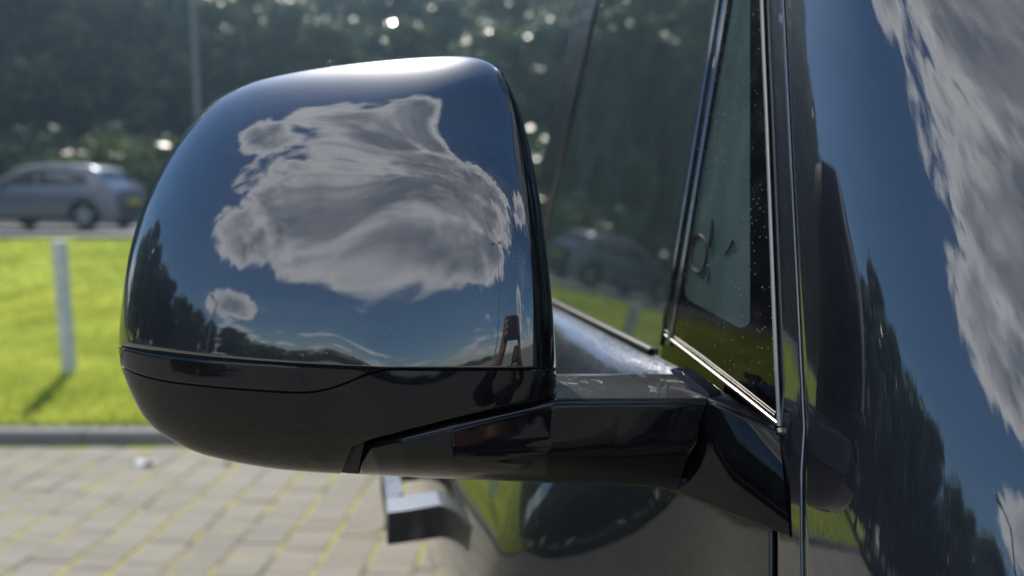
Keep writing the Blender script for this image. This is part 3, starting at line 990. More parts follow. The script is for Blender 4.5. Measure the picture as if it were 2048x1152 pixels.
# dark core behind all joints, back wall and the mirror glass itself
def core():
    mb = MB()
    ths = np.linspace(-math.pi, math.pi, 121)[:-1]
    rows = []
    for s in (0.001, .25, .5, .7, .82, .9, .95, .975, .99):
        rows.append([HP(HC[0] + math.cos(t) * outR(t) * s, HC[1] - math.sin(t) * outR(t) * s, (0.0045 if s < .98 else 0.003) + (0.03 * s * max(0.0, min(1.0, (s * outR(t) * math.sin(-t) - 60) / 60)) if -1.75 < t < -0.05 else 0.0)) for t in ths])
    cc = [(0.985, .012), (0.965, .030), (0.955, .045), (0.93, .058), (0.90, .060), (0.89, .052)]
    for s, e in cc:
        rows.append([W(HC[0] + math.cos(t) * outR(t) * s, HC[1] - math.sin(t) * outR(t) * s, float(head_depth(HC[0] + math.cos(t) * outR(t) * .9999, HC[1] - math.sin(t) * outR(t) * .9999)) + e) for t in ths])
    mb.grid(rows, closed=True)
    mb.build('inner_shell', M['gap'], wm, sharp=50)
    g = MB()
    ring = rows[-1]; c = sum(ring, Vector()) / len(ring)
    g.grid([[c + (p - c) * 0.99 for p in ring], [c + (p - c) * 0.5 for p in ring], [c + (p - c) * 0.001 for p in ring]], closed=True)
    g.build('mirror_glass', M['mirror'], wm, sharp=0)
core()

# ---- arm
AT = spline([(690, 944), (689, 930), (699, 909), (735, 888), (805, 868), (950, 831), (1090, 800), (1125, 796), (1180, 796), (1300, 796), (1416, 796)], 150)
AB = spline([(690, 946), (700, 947.5), (740, 950), (800, 953), (900, 958), (1000, 962), (1100, 966), (1200, 969), (1300, 974), (1352, 983)], 150)
adx = [690, 705, 740, 800, 900, 1110, 1250, 1416]
adv = [.468, .452, .437, .424, .415, .421, .436, .452]
def arm_pt(i, v):
    top, bot = AT[i], AB[i]
    p = top * (1 - v) + bot * v
    d = np.interp(top[0], adx, adv)
    h = np.hypot(*(bot - top)) / F * 0.43
    rt = min(0.006, h * 0.4); y = v * h
    e = 0.0
    if y < rt: e += rt - math.sqrt(max(0, rt * rt - (rt - y) ** 2))
    w = max(0.0, (v - 0.42) / 0.58)
    dbm = 0.034 * min(1, h / 0.03)
    e += dbm * (1 - math.sqrt(max(0.0, 1 - w ** 2.2)))
    return W(p[0], p[1], d + e)
def arm_part():
    vs = [0, .004, .01, .018, .028, .04, .055, .075, .1] + list(np.linspace(.14, .8, 12)) + [.84, .88, .91, .94, .96, .975, .987, .995, 1.0]
    rows = [[arm_pt(i, v) for i in range(150)] for v in vs]
    last = rows[-1]
    rows += [[p + (p - EYE).normalized() * 0.02 + Vector((0, 0, 0.002)) for p in last], [p + (p - EYE).normalized() * 0.04 + Vector((0, 0, 0.012)) for p in last]]
    first = rows[0]
    back = []
    for i, p in enumerate(first):
        # over the head the edge drops into the groove
        back.append(p + (p - EYE).normalized() * 0.012)
    rows = [back] + rows
    mb = MB(); mb.grid(rows)
    return mb.build('arm', M['shell'], wm, sharp=45)
arm_part()
# top of the arm between head and door
def ground_pt(px, py, z):
    d = ray(px, py); t = (z - CZ) / d.z
    return EYE + d * t
zt = W(1260, 797, 0.4445).z
ft = [W(1098, 797, .4265), W(1120, 796.6, .4275), W(1200, 796.3, .4375), W(1300, 796.3, .445), W(1416, 796.3, .4585)]
bk = [W(1085, 748, .505), W(1112, 748, .505), W(1200, 748, .508), W(1290, 748, .515), W(1346, 748, .524)]
mb = MB(); rows = [[a * (1 - k / 8) + b * (k / 8) + Vector((0, 0, 0.0012 * math.sin(math.pi * k / 8))) for a, b in zip(ft, bk)] for k in range(9)]
rows = [[p + Vector((0, 0, -0.003)) for p in rows[0]]] + rows + [[p + Vector((0, 0.004, -0.004)) for p in bk], [p + Vector((0, 0.002, -0.05)) for p in bk]]
mb.grid(rows); mb.build('arm_top', M['arm_top'], wm, sharp=40)
# foot that carries the arm on the door
Af, Bf, Cf, Df = W(1406, 797, .4545), W(1557, 866, .4300), W(1580, 1076, .4030), W(1332, 978, .486)
Am, Bm = W(1388, 885, .4620), W(1569, 967, .4130)
mb = MB()
mb.grid([[Af, Af * .5 + Bf * .5, Bf], [Am, Am * .5 + Bm * .5 + LV * 0.002, Bm], [Df, Df * .45 + Cf * .55, Cf]])
A2, B2 = G(1410, 790, 0.001), G(1548, 850, 0.001)
mb.grid([[Af, Af * .5 + Bf * .5, Bf], [Af * .8 + A2 * .2 + Vector((0, 0, .0008)), (Af + Bf) * .4 + (A2 + B2) * .1 + Vector((0, 0, .0008)), Bf * .8 + B2 * .2 + Vector((0, 0, .0008))], [A2, (A2 + B2) * .5, B2]])
D2, C2 = Df - LV * 0.06 + RV * .05, Cf - LV * 0.05 + RV * .03
mb.grid([[Df, Df * .45 + Cf * .55, Cf], [D2, D2 * .45 + C2 * .55, C2]])
mb.grid([[Af, Am, Df], [A2, A2 * .5 + D2 * .5, D2]])
o = mb.build('arm_foot', M['trim'], wm, sharp=28); bevel_obj(o, 0.0025, 3, 25)
mb = MB()
pl = [W(1336, 740, .500), W(1346, 736, .500), W(1366, 745, .492), W(1417, 786, .4625), W(1419, 797, .4575), W(1404, 792, .4635), W(1348, 751, .497)]
mb.prism(pl, [p + RV * 0.004 - LV * 0.012 for p in pl])
o = mb.build('fin', M['trim'], wm, sharp=30); bevel_obj(o, 0.0012, 2)

# ---- door, seen edge-on: glass above, rounded shoulder below
ZB = G(1330, 690).z - 0.012           # belt height
def shut_r(z):
    # leading edge of the door, raked rearward going up
    p0, p1 = toC(G(1523, 0)), toC(G(1558, 860))
    k = (p0[0] - p1[0]) / (p0[2] - p1[2])
    return p1[0] + k * (z - p1[2])
lb = plane_l(ZB)
PROF = [(lb - 0.012, ZB + 0.004), (lb + 0.003, ZB), (lb + 0.026, ZB - 0.007), (lb + 0.052, ZB - 0.034), (lb + 0.083, ZB - 0.080), (lb + 0.110, ZB - 0.128), (lb + 0.132, ZB - 0.178), (lb + 0.147, ZB - 0.228),
        (lb + 0.154, ZB - 0.278), (lb + 0.155, ZB - 0.33), (lb + 0.150, ZB - 0.40), (lb + 0.140, ZB - 0.48), (lb + 0.125, ZB - 0.58), (lb + 0.11, ZB - 0.70), (lb + 0.095, ZB - 0.88), (lb + 0.07, ZB - 1.0), (lb + 0.02, ZB - 1.08)]
prof = spline(PROF, 90)
def bulge(z):
    zz = prof[::-1, 1]; ll = prof[::-1, 0]
    if z >= ZB: return 0.0
    return float(np.interp(z, zz, ll)) - plane_l(z)
def grow(r):
    t = min(1.0, max(0.0, (r - 0.405) / 0.20))
    return 0.10 + 0.90 * t * t * (3 - 2 * t)
def side_l(r, l, z):
    base = plane_l(z) if z > ZB - 0.2 else plane_l(ZB - 0.2) + 0.05 * (ZB - 0.2 - z)
    return base + (l - base) * grow(r) if l > base else l
def side_panel(name, r0, r1, nr, mat, parent=None, taper=0.0):
    rows = []
    for (l, z) in prof:
        a = r0(z) if callable(r0) else r0
        rows.append([Cv(rr, side_l(rr, l, z) - taper * rr ** 2, z) for rr in [a + (r1 - a) * (k / nr) ** 1.5 for k in range(nr + 1)]])
    mb = MB(); mb.grid(rows)
    for side in (0, -1):
        edge = [r_[side] for r_ in rows]
        mb.grid([edge, [p - LV * 0.02 + RV * (0.001 if side == 0 else -0.001) for p in edge]])
    return mb.build(name, mat, van, sharp=40)
door = side_panel('door', lambda z: shut_r(z) + 0.002, 1.66, 40, M['door_paint'], None, 0.006)
side_panel('rear_side', 1.668, 4.2, 40, M['door_paint'], None, 0.006)
def gpoly(name, pxs, off, mat, parent, thick=0.004, bevel=0.0):
    pts = [G(x, y, off) for x, y in pxs]
    mb = MB(); mb.prism(pts, [p - NRM * thick for p in pts])
    o = mb.build(name, mat, parent, sharp=30)
    if bevel: bevel_obj(o, bevel, 2)
    return o
def on_plane(r, z, off=0.0):
    return Cv(r, plane_l(z), z) + NRM * off
# window glass, from the divider rearward
zt_ = ZB + 0.62
ra, rb = toC(G(1336, 690))[0], toC(G(1458, 0))[0]
k_ = (rb - ra) / (G(1458, 0).z - G(1336, 690).z)
div = lambda z: ra + k_ * (z - G(1336, 690).z)
_q0, _q1 = toC(G(1196, 0)), toC(G(1112, 380))
_qk = (_q0[0] - _q1[0]) / (_q0[2] - _q1[2])
win_r = lambda z: _q1[0] + _qk * (z - _q1[2])      # rear edge of the door window
pts = [on_plane(div(ZB - .01) + .004, ZB - .01), on_plane(win_r(ZB - .01), ZB - .01), on_plane(win_r(zt_), zt_), on_plane(div(zt_) + .004, zt_)]
mb = MB(); mb.prism(pts, [p - NRM * 0.004 for p in pts]); mb.build('window_glass', M['door_glass'], door, smooth=False)
# divider: two slim ridges with a channel between
for off_px, w_ in ((0, 0.0022), (17, 0.0030)):
    a = [G(1322 + off_px + (1443 - 1322) * (1 - t), 690 * t - 40 * (1 - t), 0.001) for t in np.linspace(1, 0, 12)]
    mb = MB(); mb.tube(a, w_, 8); mb.build('divider', M['paint'], door)
# black gloss panel round the quarter light
inner = [(1500, -60), (1500, 640), (1497, 648), (1489, 654), (1478, 655), (1468, 651), (1376, 600), (1369, 590), (1366, 575), (1372, 530), (1403, 340), (1448, 90), (1474, -60)]
outer = [(1520, -60), (1546, 640), (1549, 720), (1553, 790), (1556, 845), (1500, 803), (1340, 676), (1334, 664), (1333, 640), (1350, 540), (1385, 340), (1434, 90), (1462, -60)]
n_ = len(inner)
mb = MB()
vi = [G(x, y, 0.0015) for x, y in inner]; vo = [G(x, y, 0.0015) for x, y in outer]
vi2 = [p - NRM * 0.004 for p in vi]
vo2 = [p - NRM * 0.004 for p in vo]
for i in range(n_ - 1):
    mb.add([vi[i], vi[i + 1], vo[i + 1], vo[i]], [(0, 1, 2, 3)])
    mb.add([vi[i], vi[i + 1], vi2[i + 1], vi2[i]], [(0, 1, 2, 3)])
    mb.add([vo[i], vo[i + 1], vo2[i + 1], vo2[i]], [(0, 1, 2, 3)])
mb.build('quarter_panel', M['frit'], door, sharp=40)
mb = MB(); c_ = [G(x, y, 0.0009) for x, y in [(1505, -65), (1505, 660), (1470, 664), (1366, 606), (1360, 575), (1396, 340), (1440, 90), (1468, -65)]]
mb.prism(c_, [p - NRM * .003 for p in c_]); mb.build('quarter_glass', M['quarter_glass'], door, smooth=False)
# etched marks on the quarter light
mk = simple('etched_mark', (0.012, 0.016, 0.016), 0.6)
mb = MB()
for rx, ry, wd in ((17, 37, 0.0007), (14.5, 33, 0.0004)):
    mb.tube([G(1397 + rx * math.cos(t) + 4 * math.sin(-t) * 0.3, 507 + ry * math.sin(t), 0.0013) for t in np.linspace(0, 2 * math.pi, 40)], wd, 5, cap=False)
mb.tube([G(1414 + 4 * math.cos(t), 545 + 15 * math.sin(t), 0.0013) for t in np.linspace(0, 2 * math.pi, 24)], 0.0005, 5, cap=False)
mb.tube([G(1404, 558, .0013), G(1406, 536, .0013)], 0.0006, 5)
mb.tube([G(1418, 496, .0013), G(1422, 470, .0013), G(1424, 440, .0013)], [0.0016, 0.0019, 0.0009], 6)
mb.tube([G(1450, 508, .0013), G(1461, 492, .0013), G(1466, 480, .0013)], [0.0006, 0.0008, 0.0016], 6)
mb.build('etched_mark', mk, door)
# sail panel under the quarter light and the bright strips
gpoly('sail_panel', [(1327, 676), (1340, 683), (1500, 808), (1556, 858), (1548, 862), (1420, 800), (1346, 752), (1318, 752)], 0.0008, M['trim'], door, 0.006)
mb = MB(); mb.tube([G(1331, 671, .002), G(1400, 724, .0022), G(1480, 787, .0022), G(1556, 848, .002)], 0.0014, 10); mb.build('bright_strip', M['chrome'], door)
mb = MB(); mb.tube([G(1330, 661, .0012), G(1400, 710, .0012), G(1480, 771, .0012), G(1552, 828, .0012)], 0.0013, 8); mb.build('seal', M['rubber'], door)
ed = [(1522, -40), (1527, 100), (1533, 240), (1540, 420), (1547, 600), (1553, 740), (1558, 852)]
mb = MB(); mb.tube([G(x, y, .0022) for x, y in ed], 0.0014, 10); mb.build('edge_strip', M['chrome'], door)
mb = MB(); mb.tube([G(1559, 858, .003), G(1561, 866, .003)], [0.0024, 0.0020], 10); mb.build('strip_clip', M['chrome'], door)
def door_edge(z):
    r_ = shut_r(z) + 0.003
    return Cv(r_, side_l(r_, float(np.interp(z, prof[::-1, 1], prof[::-1, 0])), z) - 0.006 * r_ * r_, z)
_z0 = G(1559, 866).z
mb = MB(); mb.tube([door_edge(z_) + LV * 0.0005 for z_ in np.linspace(_z0, _z0 - 0.4, 24)], 0.0016, 10); mb.build('edge_strip', M['edge_dull'], door)
_e0, _e1 = toC(G(1374, 600)), toC(G(1500, 662))
_zl = min(_e0[2], _e1[2]) + 0.003
mb = MB(); _a = [Cv(_e0[0] + .01, plane_l(_zl) - .006, _zl), Cv(_e1[0] - .02, plane_l(_zl) - .006, _zl), Cv(_e1[0] - .03, plane_l(_zl) - .05, _zl + .006), Cv(_e0[0] - .005, plane_l(_zl) - .05, _zl + .006)]
mb.prism(_a, [p - Vector((0, 0, .01)) for p in _a]); o = mb.build('inner_ledge', M['dash'], door); bevel_obj(o, .002, 2)
# belt weatherstrip along the bottom of the window
mb = MB(); mb.tube([on_plane(r_, ZB + 0.002, .002) for r_ in np.linspace(toC(G(1330, 690))[0] + 0.02, win_r(ZB), 20)], 0.0035, 8); mb.build('weatherstrip', M['rubber'], door)
# pull handle
hp = toC(W(884, 1052, 0.96))
hr = hp[0]
def handle():
    zc = hp[2] + 0.012
    l0 = hp[1] - 0.004
    mb = MB()
    # D-shaped grip: two stand-offs and a broad bar
    def slab(r0, r1, la, lb_, z0, z1):
        A = [Cv(r0, la, z0), Cv(r0, lb_, z0 - 0.004), Cv(r0, lb_, z1 - 0.006), Cv(r0, la, z1)]
        B = [Cv(r1, la, z0), Cv(r1, lb_, z0 - 0.004), Cv(r1, lb_, z1 - 0.006), Cv(r1, la, z1)]
        mb.prism(A, B)
    slab(hr, hr + 0.05, l0 - 0.02, l0 + 0.078, zc - 0.028, zc + 0.020)
    slab(hr + 0.05, hr + 0.21, l0 + 0.052, l0 + 0.078, zc - 0.028, zc + 0.019)
    slab(hr + 0.21, hr + 0.25, l0 - 0.02, l0 + 0.078, zc - 0.028, zc + 0.020)
    o = mb.build('handle', M['handle'], door, sharp=30)
    bevel_obj(o, 0.005, 3, 30)
handle()
# pillar, roof and rear window so that the van goes on above and behind
mb = MB()
for (e0, e1, pr) in ((.001, .028, .003), (.030, .10, .0015)):
    pts = [on_plane(win_r(ZB) + e0, ZB), on_plane(win_r(ZB) + e1, ZB), on_plane(win_r(zt_) + e1, zt_), on_plane(win_r(zt_) + e0, zt_)]
    mb.prism([p + NRM * pr for p in pts], [p - NRM * .02 for p in pts])
o = mb.build('pillar', M['paint'], van); bevel_obj(o, .0015, 2)
mb = MB()
_a = [Cv(win_r(ZB) + 0.06, lb - 0.006, ZB + 0.003), Cv(4.19, lb - 0.11, ZB + 0.003), Cv(4.19, -1.75, ZB + 0.003), Cv(win_r(ZB) + 0.06, -1.9, ZB + 0.003)]
mb.prism(_a, [p - Vector((0, 0, 0.02)) for p in _a]); mb.build('load_cover', M['trim'], van, smooth=False)
mb = MB(); _a = [Cv(4.18, lb + d_ - 0.11, z_) for d_, z_ in ((0, ZB), (.12, ZB - .2), (.13, ZB - .4), (.08, ZB - .9), (0, ZB - 1.05))]
_a += [Cv(4.18, -1.8, ZB - 1.05), Cv(4.18, -1.75, ZB)]
mb.prism(_a, [p - RV * 0.03 for p in _a]); mb.build('tailgate', M['door_paint'], van, smooth=False)
rows = []
lt = plane_l(zt_)
for (dl, dz) in ((0.0, 0.0), (0.004, 0.02), (-0.01, 0.07), (-0.06, 0.115), (-0.16, 0.14), (-0.9, 0.17), (-1.6, 0.14), (-1.75, 0.0)):
    rows.append([Cv(r_, lt + dl, zt_ + dz) for r_ in np.linspace(0.55, win_r(zt_) + 0.10, 12)])
mb = MB(); mb.grid(rows); mb.build('roof', M['paint'], van)

# ---- front pillar and front corner: a raked, rounded panel that turns to face forward
p_lo, p_hi = toC(G(1558, 860)), toC(G(1523, 0))
AX = (Cv(*p_hi) - Cv(*p_lo)).normalized()
FL = LV - AX * LV.dot(AX); FL.normalize()         # outward, square to the axis
FF = FL.cross(AX);
if FF.dot(RV) > 0: FF = -FF                        # forward, square to the axis
def corner_point(u, h):
    """u: metres along the section from the door edge, h: metres along the raked axis from the strip's lower end"""
    base = Cv(*p_lo) + AX * h
    # section curve: curvature rises from flat to tight
    x = y = 0.0; ang = CORNER_A0; n = 40; du = u / n
    for k in range(n):
        s = (k + .5) * du
        ang_ = corner_ang(s)
        x += math.cos(ang_) * du; y += math.sin(ang_) * du
    p = base + FF * x - FL * y
    b = bulge(p.z)
    p = p + RV * (h + 0.1) * math.tan(R(10)) * float(sstep(u, 0.03, 0.36))
    p = p + RV * 0.25 * max(0.0, h + 0.02) ** 2 * float(sstep(u, 0.03, 0.25))
    return p + LV * b * 0.10 * max(0.0, 1 - u / 0.12)
CORNER_A0 = 0.02
def corner_ang(s):
    return np.interp(s, CS, CA)
CS = [0, .03, .055, .09, .14, .20, .30, .6, 1.2]
CA = [R(a) for a in (1, 5, 11, 21, 31, 38, 45, 56, 70)]
def corner_panel(name, u0, u1, nu, h0, h1, nh, mat, parent, drop=0.0):
    rows = []
    for i in range(nu + 1):
        u = u0 + (u1 - u0) * i / nu
        rows.append([corner_point(u, h0 + (h1 - h0) * j / nh) for j in range(nh + 1)])
    # inward lips at both ends
    def lip(row, nxt, sgn):
        out1, out2 = [], []
        for p, q in zip(row, nxt):
            t = (p - q).normalized(); n = t.cross(AX).normalized()
            if n.dot(FL) < 0: n = -n
            out1.append(p + t * .0006 - n * .0008); out2.append(p + t * .0007 - n * .01)
        return out1, out2
    a1, a2 = lip(rows[0], rows[1], 1); b1, b2 = lip(rows[-1], rows[-2], 1)
    rows = [a2, a1] + rows + [b1, b2]
    mb = MB(); mb.grid(rows)
    return mb.build(name, mat, parent, sharp=55)
SEAM = 0.0235
corner_panel('front_pillar', 0.0035, SEAM, 14, -1.0, 0.75, 70, M['paint'], van)
corner_panel('front_corner', SEAM + 0.0022, 0.40, 100, -1.0, 0.75, 70, M['paint'], van)
corner_panel('bonnet', 0.402, 1.5, 30, -1.0, 0.0, 24, M['paint'], van)
M['screen'] = glass_mat('windscreen_glass', (0.75, 0.85, 0.82), 1.5, 0.2)
corner_panel('windscreen', 0.402, 1.5, 30, 0.003, 0.75, 20, M['screen'], van)
# cabin seen through the glass
cab = MB()
def cbox(r0, r1, l0, l1, z0, z1):
    c = Cv((r0 + r1) / 2, (l0 + l1) / 2, (z0 + z1) / 2)
    cab.box(c, ((l1 - l0) / 2, (r1 - r0) / 2, (z1 - z0) / 2), math.atan2(LV.y, LV.x))
cbox(0.3, win_r(ZB), -1.95, -1.92, 0.3, ZB + 0.05)
cbox(0.3, win_r(ZB), -1.9, plane_l(ZB) - 0.08, 0.25, 0.3)
cbox(0.45, win_r(ZB), plane_l(ZB) - 0.06, plane_l(ZB) - 0.03, 0.4, ZB - 0.03)
_a = [Cv(win_r(z_) + 0.03, l_, z_) for z_, l_ in ((0.3, -1.95), (0.3, plane_l(ZB) - .03), (ZB, plane_l(ZB) - .03), (zt_, plane_l(zt_) - .03), (zt_, -1.9))]
cab.prism(_a, [p + RV * 0.03 for p in _a])
cab.build('cabin_lining', M['interior'], van)
mb = MB()
dz_ = G(1440, 640).z
for (r0, r1, l0, l1, z0, z1) in ((0.28, 0.62, -1.8, plane_l(ZB) - 0.03, ZB - 0.1, ZB - 0.004),):
    A = [Cv(r0, l0, z0), Cv(r1 - .05, l0, z0), Cv(r1, l0, z1 - .03), Cv(r1 - .06, l0, z1), Cv(r0, l0, z1 - .02)]
    B = [Cv(r0, l1, z0), Cv(r1 - .05, l1, z0), Cv(r1, l1, z1 - .03), Cv(r1 - .06, l1, z1), Cv(r0, l1, z1 - .02)]
    mb.prism(A, B)
o = mb.build('dashboard', M['dash'], van); bevel_obj(o, 0.012, 3)
for (l_, r_) in ((-0.62, win_r(ZB) - 0.22), (-1.45, win_r(ZB) - 0.22)):
    mb = MB(); c = Cv(r_, l_, 0)
    ang = math.atan2(LV.y, LV.x)
    mb.box(c + Vector((0, 0, ZB - 0.02)) + RV * 0.1, (0.24, 0.06, 0.36), ang)
    mb.box(c + Vector((0, 0, ZB - 0.45)) - RV * 0.12, (0.25, 0.26, 0.09), ang)
    o = mb.build('seat', M['interior'], van); bevel_obj(o, 0.03, 3)

# ------------------------------------------------------------------ trees to the left of the car park, seen only in the paint and glass
def tree_el(az):
    return np.interp(az, (-160, -150, -145, -138, -128, -117, -108, -97, -85, -75, -63, -53, -44), (1.0, 1.4, 2.0, 3.0, 5.0, 7.5, 10, 14, 17, 12.5, 11.5, 19, 25))
y = 44.0
while y > -150:
    for lane in range(2):
        X = -33 - 5 * lane + random.uniform(-1.5, 1.5); Y = y + random.uniform(-1, 1)
        az = math.degrees(math.atan2(X, Y)); dist = math.hypot(X, Y)
        z = 0.03 + 0.03 * max(0, -X - 12) if Y < 5 else bank_z(X, min(Y, 13)) if Y < 13.3 else ROAD_Z if Y < 21 else hill_z(X, Y)
        if 12.2 < Y < 22.3: continue
        top = 1.6 + dist * math.tan(R(float(tree_el(az)) + random.uniform(-1.3, 0.6)))
        h = top - z
        k = random.randrange(4)
        sc = h / (10.0, 9.5, 11.0, 9.0)[k]
        if h < 5.5:
            plant(10 + random.randrange(2), X, Y, z, h / 1.75, 1.0, 'broad bush in the belt of trees along the car park edge', 'bush', 'bushes along the car park edge')
        else:
            plant(k, X, Y, z - 0.1, sc, 1.0, 'broadleaf tree in the belt along the edge of the car park', 'tree', 'trees along the car park edge')
    y -= 3.4 if y > -30 else 6.0

# ------------------------------------------------------------------ cars
def hatch_mats(tagname, col, rough=0.35):
    return car_paint(tagname, col, coat_ior=1.5, base_rough=rough, dust=0.0, metal=0.6)
M['silver'] = hatch_mats('silver_blue_paint', (0.15, 0.163, 0.20))
M['black_car'] = hatch_mats('black_saloon_paint', (0.008, 0.008, 0.01))
M['white_car'] = hatch_mats('white_paint', (0.75, 0.75, 0.74), 0.5)
M['car_glass'] = car_paint('car_window_tint', (0.012, 0.016, 0.022), coat_ior=1.5, dust=0, metal=0)
M['tyre'] = simple('tyre_rubber', (0.02, 0.02, 0.021), 0.8)
M['alloy'] = simple('alloy_wheel', (0.45, 0.46, 0.48), 0.35, 0.9)
M['red_lamp'] = simple('tail_lamp_red', (0.45, 0.02, 0.025), 0.2)
M['clear_lamp'] = simple('head_lamp_clear', (0.6, 0.62, 0.65), 0.1, 0.6)
M['plastic'] = simple('grey_black_plastic', (0.03, 0.03, 0.032), 0.6)
def car_top(x):
    return float(np.interp(x, (-2.0, -1.95, -1.82, -1.5, -1.05, -0.98, -0.35, -0.1, 0.3, 0.9, 1.35, 1.52, 1.72, 1.86, 1.95, 2.0), (.42, .60, .74, .86, .95, .975, 1.36, 1.43, 1.46, 1.44, 1.38, 1.30, 1.04, .90, .70, .45)))
def car_half(x, z):
    w = 0.84 * (1 - 0.16 * (abs(x) / 2.0) ** 6 - 0.05 * (x < -1) * ((-x - 1)) ** 2)
    if z > 0.92: w *= 1 - 0.42 * (z - 0.92) - 0.22 * max(0, z - 1.2)
    if z < 0.45: w *= 1 - 0.12 * (0.45 - z)
    return w
def hatchback(name, paint, loc, rz, label, group=None):
    root = empty(name, loc, rz)
    tag(root, label, 'car', group)
    WX = (-1.27, 1.22); WR = 0.305
    def under(x):
        b = 0.20
        for wx in WX:
            d = abs(x - wx)
            if d < 0.37: b = max(b, 0.305 + math.sqrt(0.37 ** 2 - d * d))
        return b
    xs = sorted(set(list(np.linspace(-2.0, 2.0, 45)) + [wx + 0.37 * math.cos(t) for wx in WX for t in np.linspace(0, math.pi, 17)]))
    mb = MB(); rows = []
    for x in xs:
        zt2 = car_top(x); b = min(under(x), zt2 - 0.06)
        half = []
        for f in (0, .04, .15, .3, .45, .6, .72, .82, .9, .96, 1.0):
            z = b + (zt2 - 0.035 - b) * f
            half.append((car_half(x, z), z))
        wl = half[-1][0]
        half += [(wl * .96, zt2 - .012), (wl * .8, zt2), (wl * .4, zt2 + .012), (0, zt2 + .016)]
        rows.append([Vector((x, -w, z)) for w, z in half] + [Vector((x, w, z)) for w, z in half[-2::-1]])
    mb.grid(rows)
    mb.f.append(tuple(range(len(rows[0])))); nb = (len(rows) - 1) * len(rows[0]); mb.f.append(tuple(nb + i for i in range(len(rows[0]))))
    body = mb.build('body', paint, root, sharp=38, local=True)
    inner = MB()
    inner.box((0, 0, 0.42), (1.75, 0.70, 0.20)); inner.build('underbody', M['plastic'], root, local=True)
    for sgn in (-1, 1):
        for poly in ([(-0.86, .955), (-0.33, 1.27), (0.05, 1.335), (0.12, .955)], [(0.17, .955), (0.10, 1.337), (0.75, 1.32), (1.22, 1.20), (1.38, .985)]):
            m = MB()
            A = [(x, sgn * (car_half(x, z) + .016), z) for x, z in poly]; B = [(x, sgn * (car_half(x, z) - .02), z) for x, z in poly]
            m.prism(A, B); m.build('side_window', M['car_glass'], root, local=True, smooth=False)
        m = MB(); m.box((-0.72, sgn * 0.93, 1.0), (0.06, 0.10, 0.065)); bevel_obj(m.build('door_mirror', paint, root, local=True), .03, 3)
        for hx in (0.0, 0.98):
            m = MB(); m.box((hx, sgn * (car_half(hx, .82) + .012), .82), (.09, .015, .014)); bevel_obj(m.build('door_handle', paint, root, local=True), .008, 2)
        m = MB(); zz = [(1.80, .78), (1.70, 1.02), (1.62, 1.02), (1.66, .80)]
        m.prism([(x, sgn * (car_half(x, z) + .008), z) for x, z in zz], [(x + .0, sgn * (car_half(x, z) - .12), z) for x, z in zz]); m.build('tail_lamp', M['red_lamp'], root, local=True)
        m = MB(); zz = [(-1.93, .62), (-1.84, .73), (-1.52, .80), (-1.60, .68)]
        m.prism([(x, sgn * (car_half(x, z) + .006), z) for x, z in zz], [(x - .02, sgn * (car_half(x, z) - .12), z) for x, z in zz]); m.build('head_lamp', M['clear_lamp'], root, local=True)
        m = MB()
        m.prism([(-0.86, sgn * (car_half(-.86, .27) + .01), .22), (.82, sgn * (car_half(.82, .27) + .01), .22), (.82, sgn * (car_half(.82, .27) + .01), .31), (-.86, sgn * (car_half(-.86, .27) + .01), .31)],
                [(-0.86, sgn * .7, .22), (.82, sgn * .7, .22), (.82, sgn * .7, .31), (-.86, sgn * .7, .31)]); m.build('sill', M['plastic'], root, local=True)
        for wx in WX:
            m = MB(); ys = (.66, .68, .72, .80, .83, .845); rr = (.23, .285, .302, .302, .285, .235)
            m.grid([[(wx + r_ * math.cos(t), sgn * y_, WR + r_ * math.sin(t)) for t in np.linspace(0, 2 * math.pi, 29)[:-1]] for y_, r_ in zip(ys, rr)], closed=True)
            wheel = m.build('wheel', M['tyre'], root, local=True)
            m = MB(); m.grid([[(wx + r_ * math.cos(t), sgn * y_, WR + r_ * math.sin(t)) for t in np.linspace(0, 2 * math.pi, 25)[:-1]] for y_, r_ in ((.835, .235), (.82, .215), (.74, .20), (.74, .01))], closed=True)
            m.build('rim', M['plastic'], wheel, local=True)
            for q in range(5):
                m = MB(); t = q * 2 * math.pi / 5 + .3
                d_ = Vector((math.cos(t), 0, math.sin(t))); e_ = Vector((-math.sin(t), 0, math.cos(t))); c_0 = Vector((wx, 0, WR))
                A = [c_0 + d_ * .02 - e_ * .035, c_0 + d_ * .215 - e_ * .05, c_0 + d_ * .215 + e_ * .05, c_0 + d_ * .02 + e_ * .035]
                m.prism([p + Vector((0, sgn * .828, 0)) for p in A], [p + Vector((0, sgn * .79, 0)) for p in A]); m.build('spoke', M['alloy'], wheel, local=True)
    # windscreen, tailgate glass, plates, bumper grille
    def top_panel(nm, x0, x1, f):
        m = MB(); rw = []
        for x in np.linspace(x0, x1, 7):
            zt2 = car_top(x); wl = car_half(x, zt2 - .035) * f
            rw.append([(x, y_, zt2 + .02 + .002 - .018 * (abs(y_) / wl) ** 3) for y_ in np.linspace(-wl, wl, 9)])
        m.grid(rw); m.build(nm, M['car_glass'], root, local=True)
    top_panel('windscreen', -0.95, -0.40, .86); top_panel('tailgate_glass', 1.53, 1.70, .80)
    m = MB(); m.box((2.0, 0, .62), (.012, .26, .055)); m.build('number_plate', simple('plate_yellow', (.6, .5, .05), .5), root, local=True)
    m = MB(); m.box((-2.0, 0, .40), (.012, .45, .07)); m.build('grille', M['plastic'], root, local=True)
    return root
px_w = W(176, 462, 15.6)
hatchback('hatchback', M['silver'], (px_w.x - 1.22, px_w.y + 0.85, ROAD_Z + 0.004), 0, 'silver blue hatchback with red tail lamp driving along the road').scale = (0.93, 1.0, 1.03)
def polar(az, d): return Vector((math.sin(R(az)) * d, math.cos(R(az)) * d, 0))
p_ = polar(-112.5, 13.0)
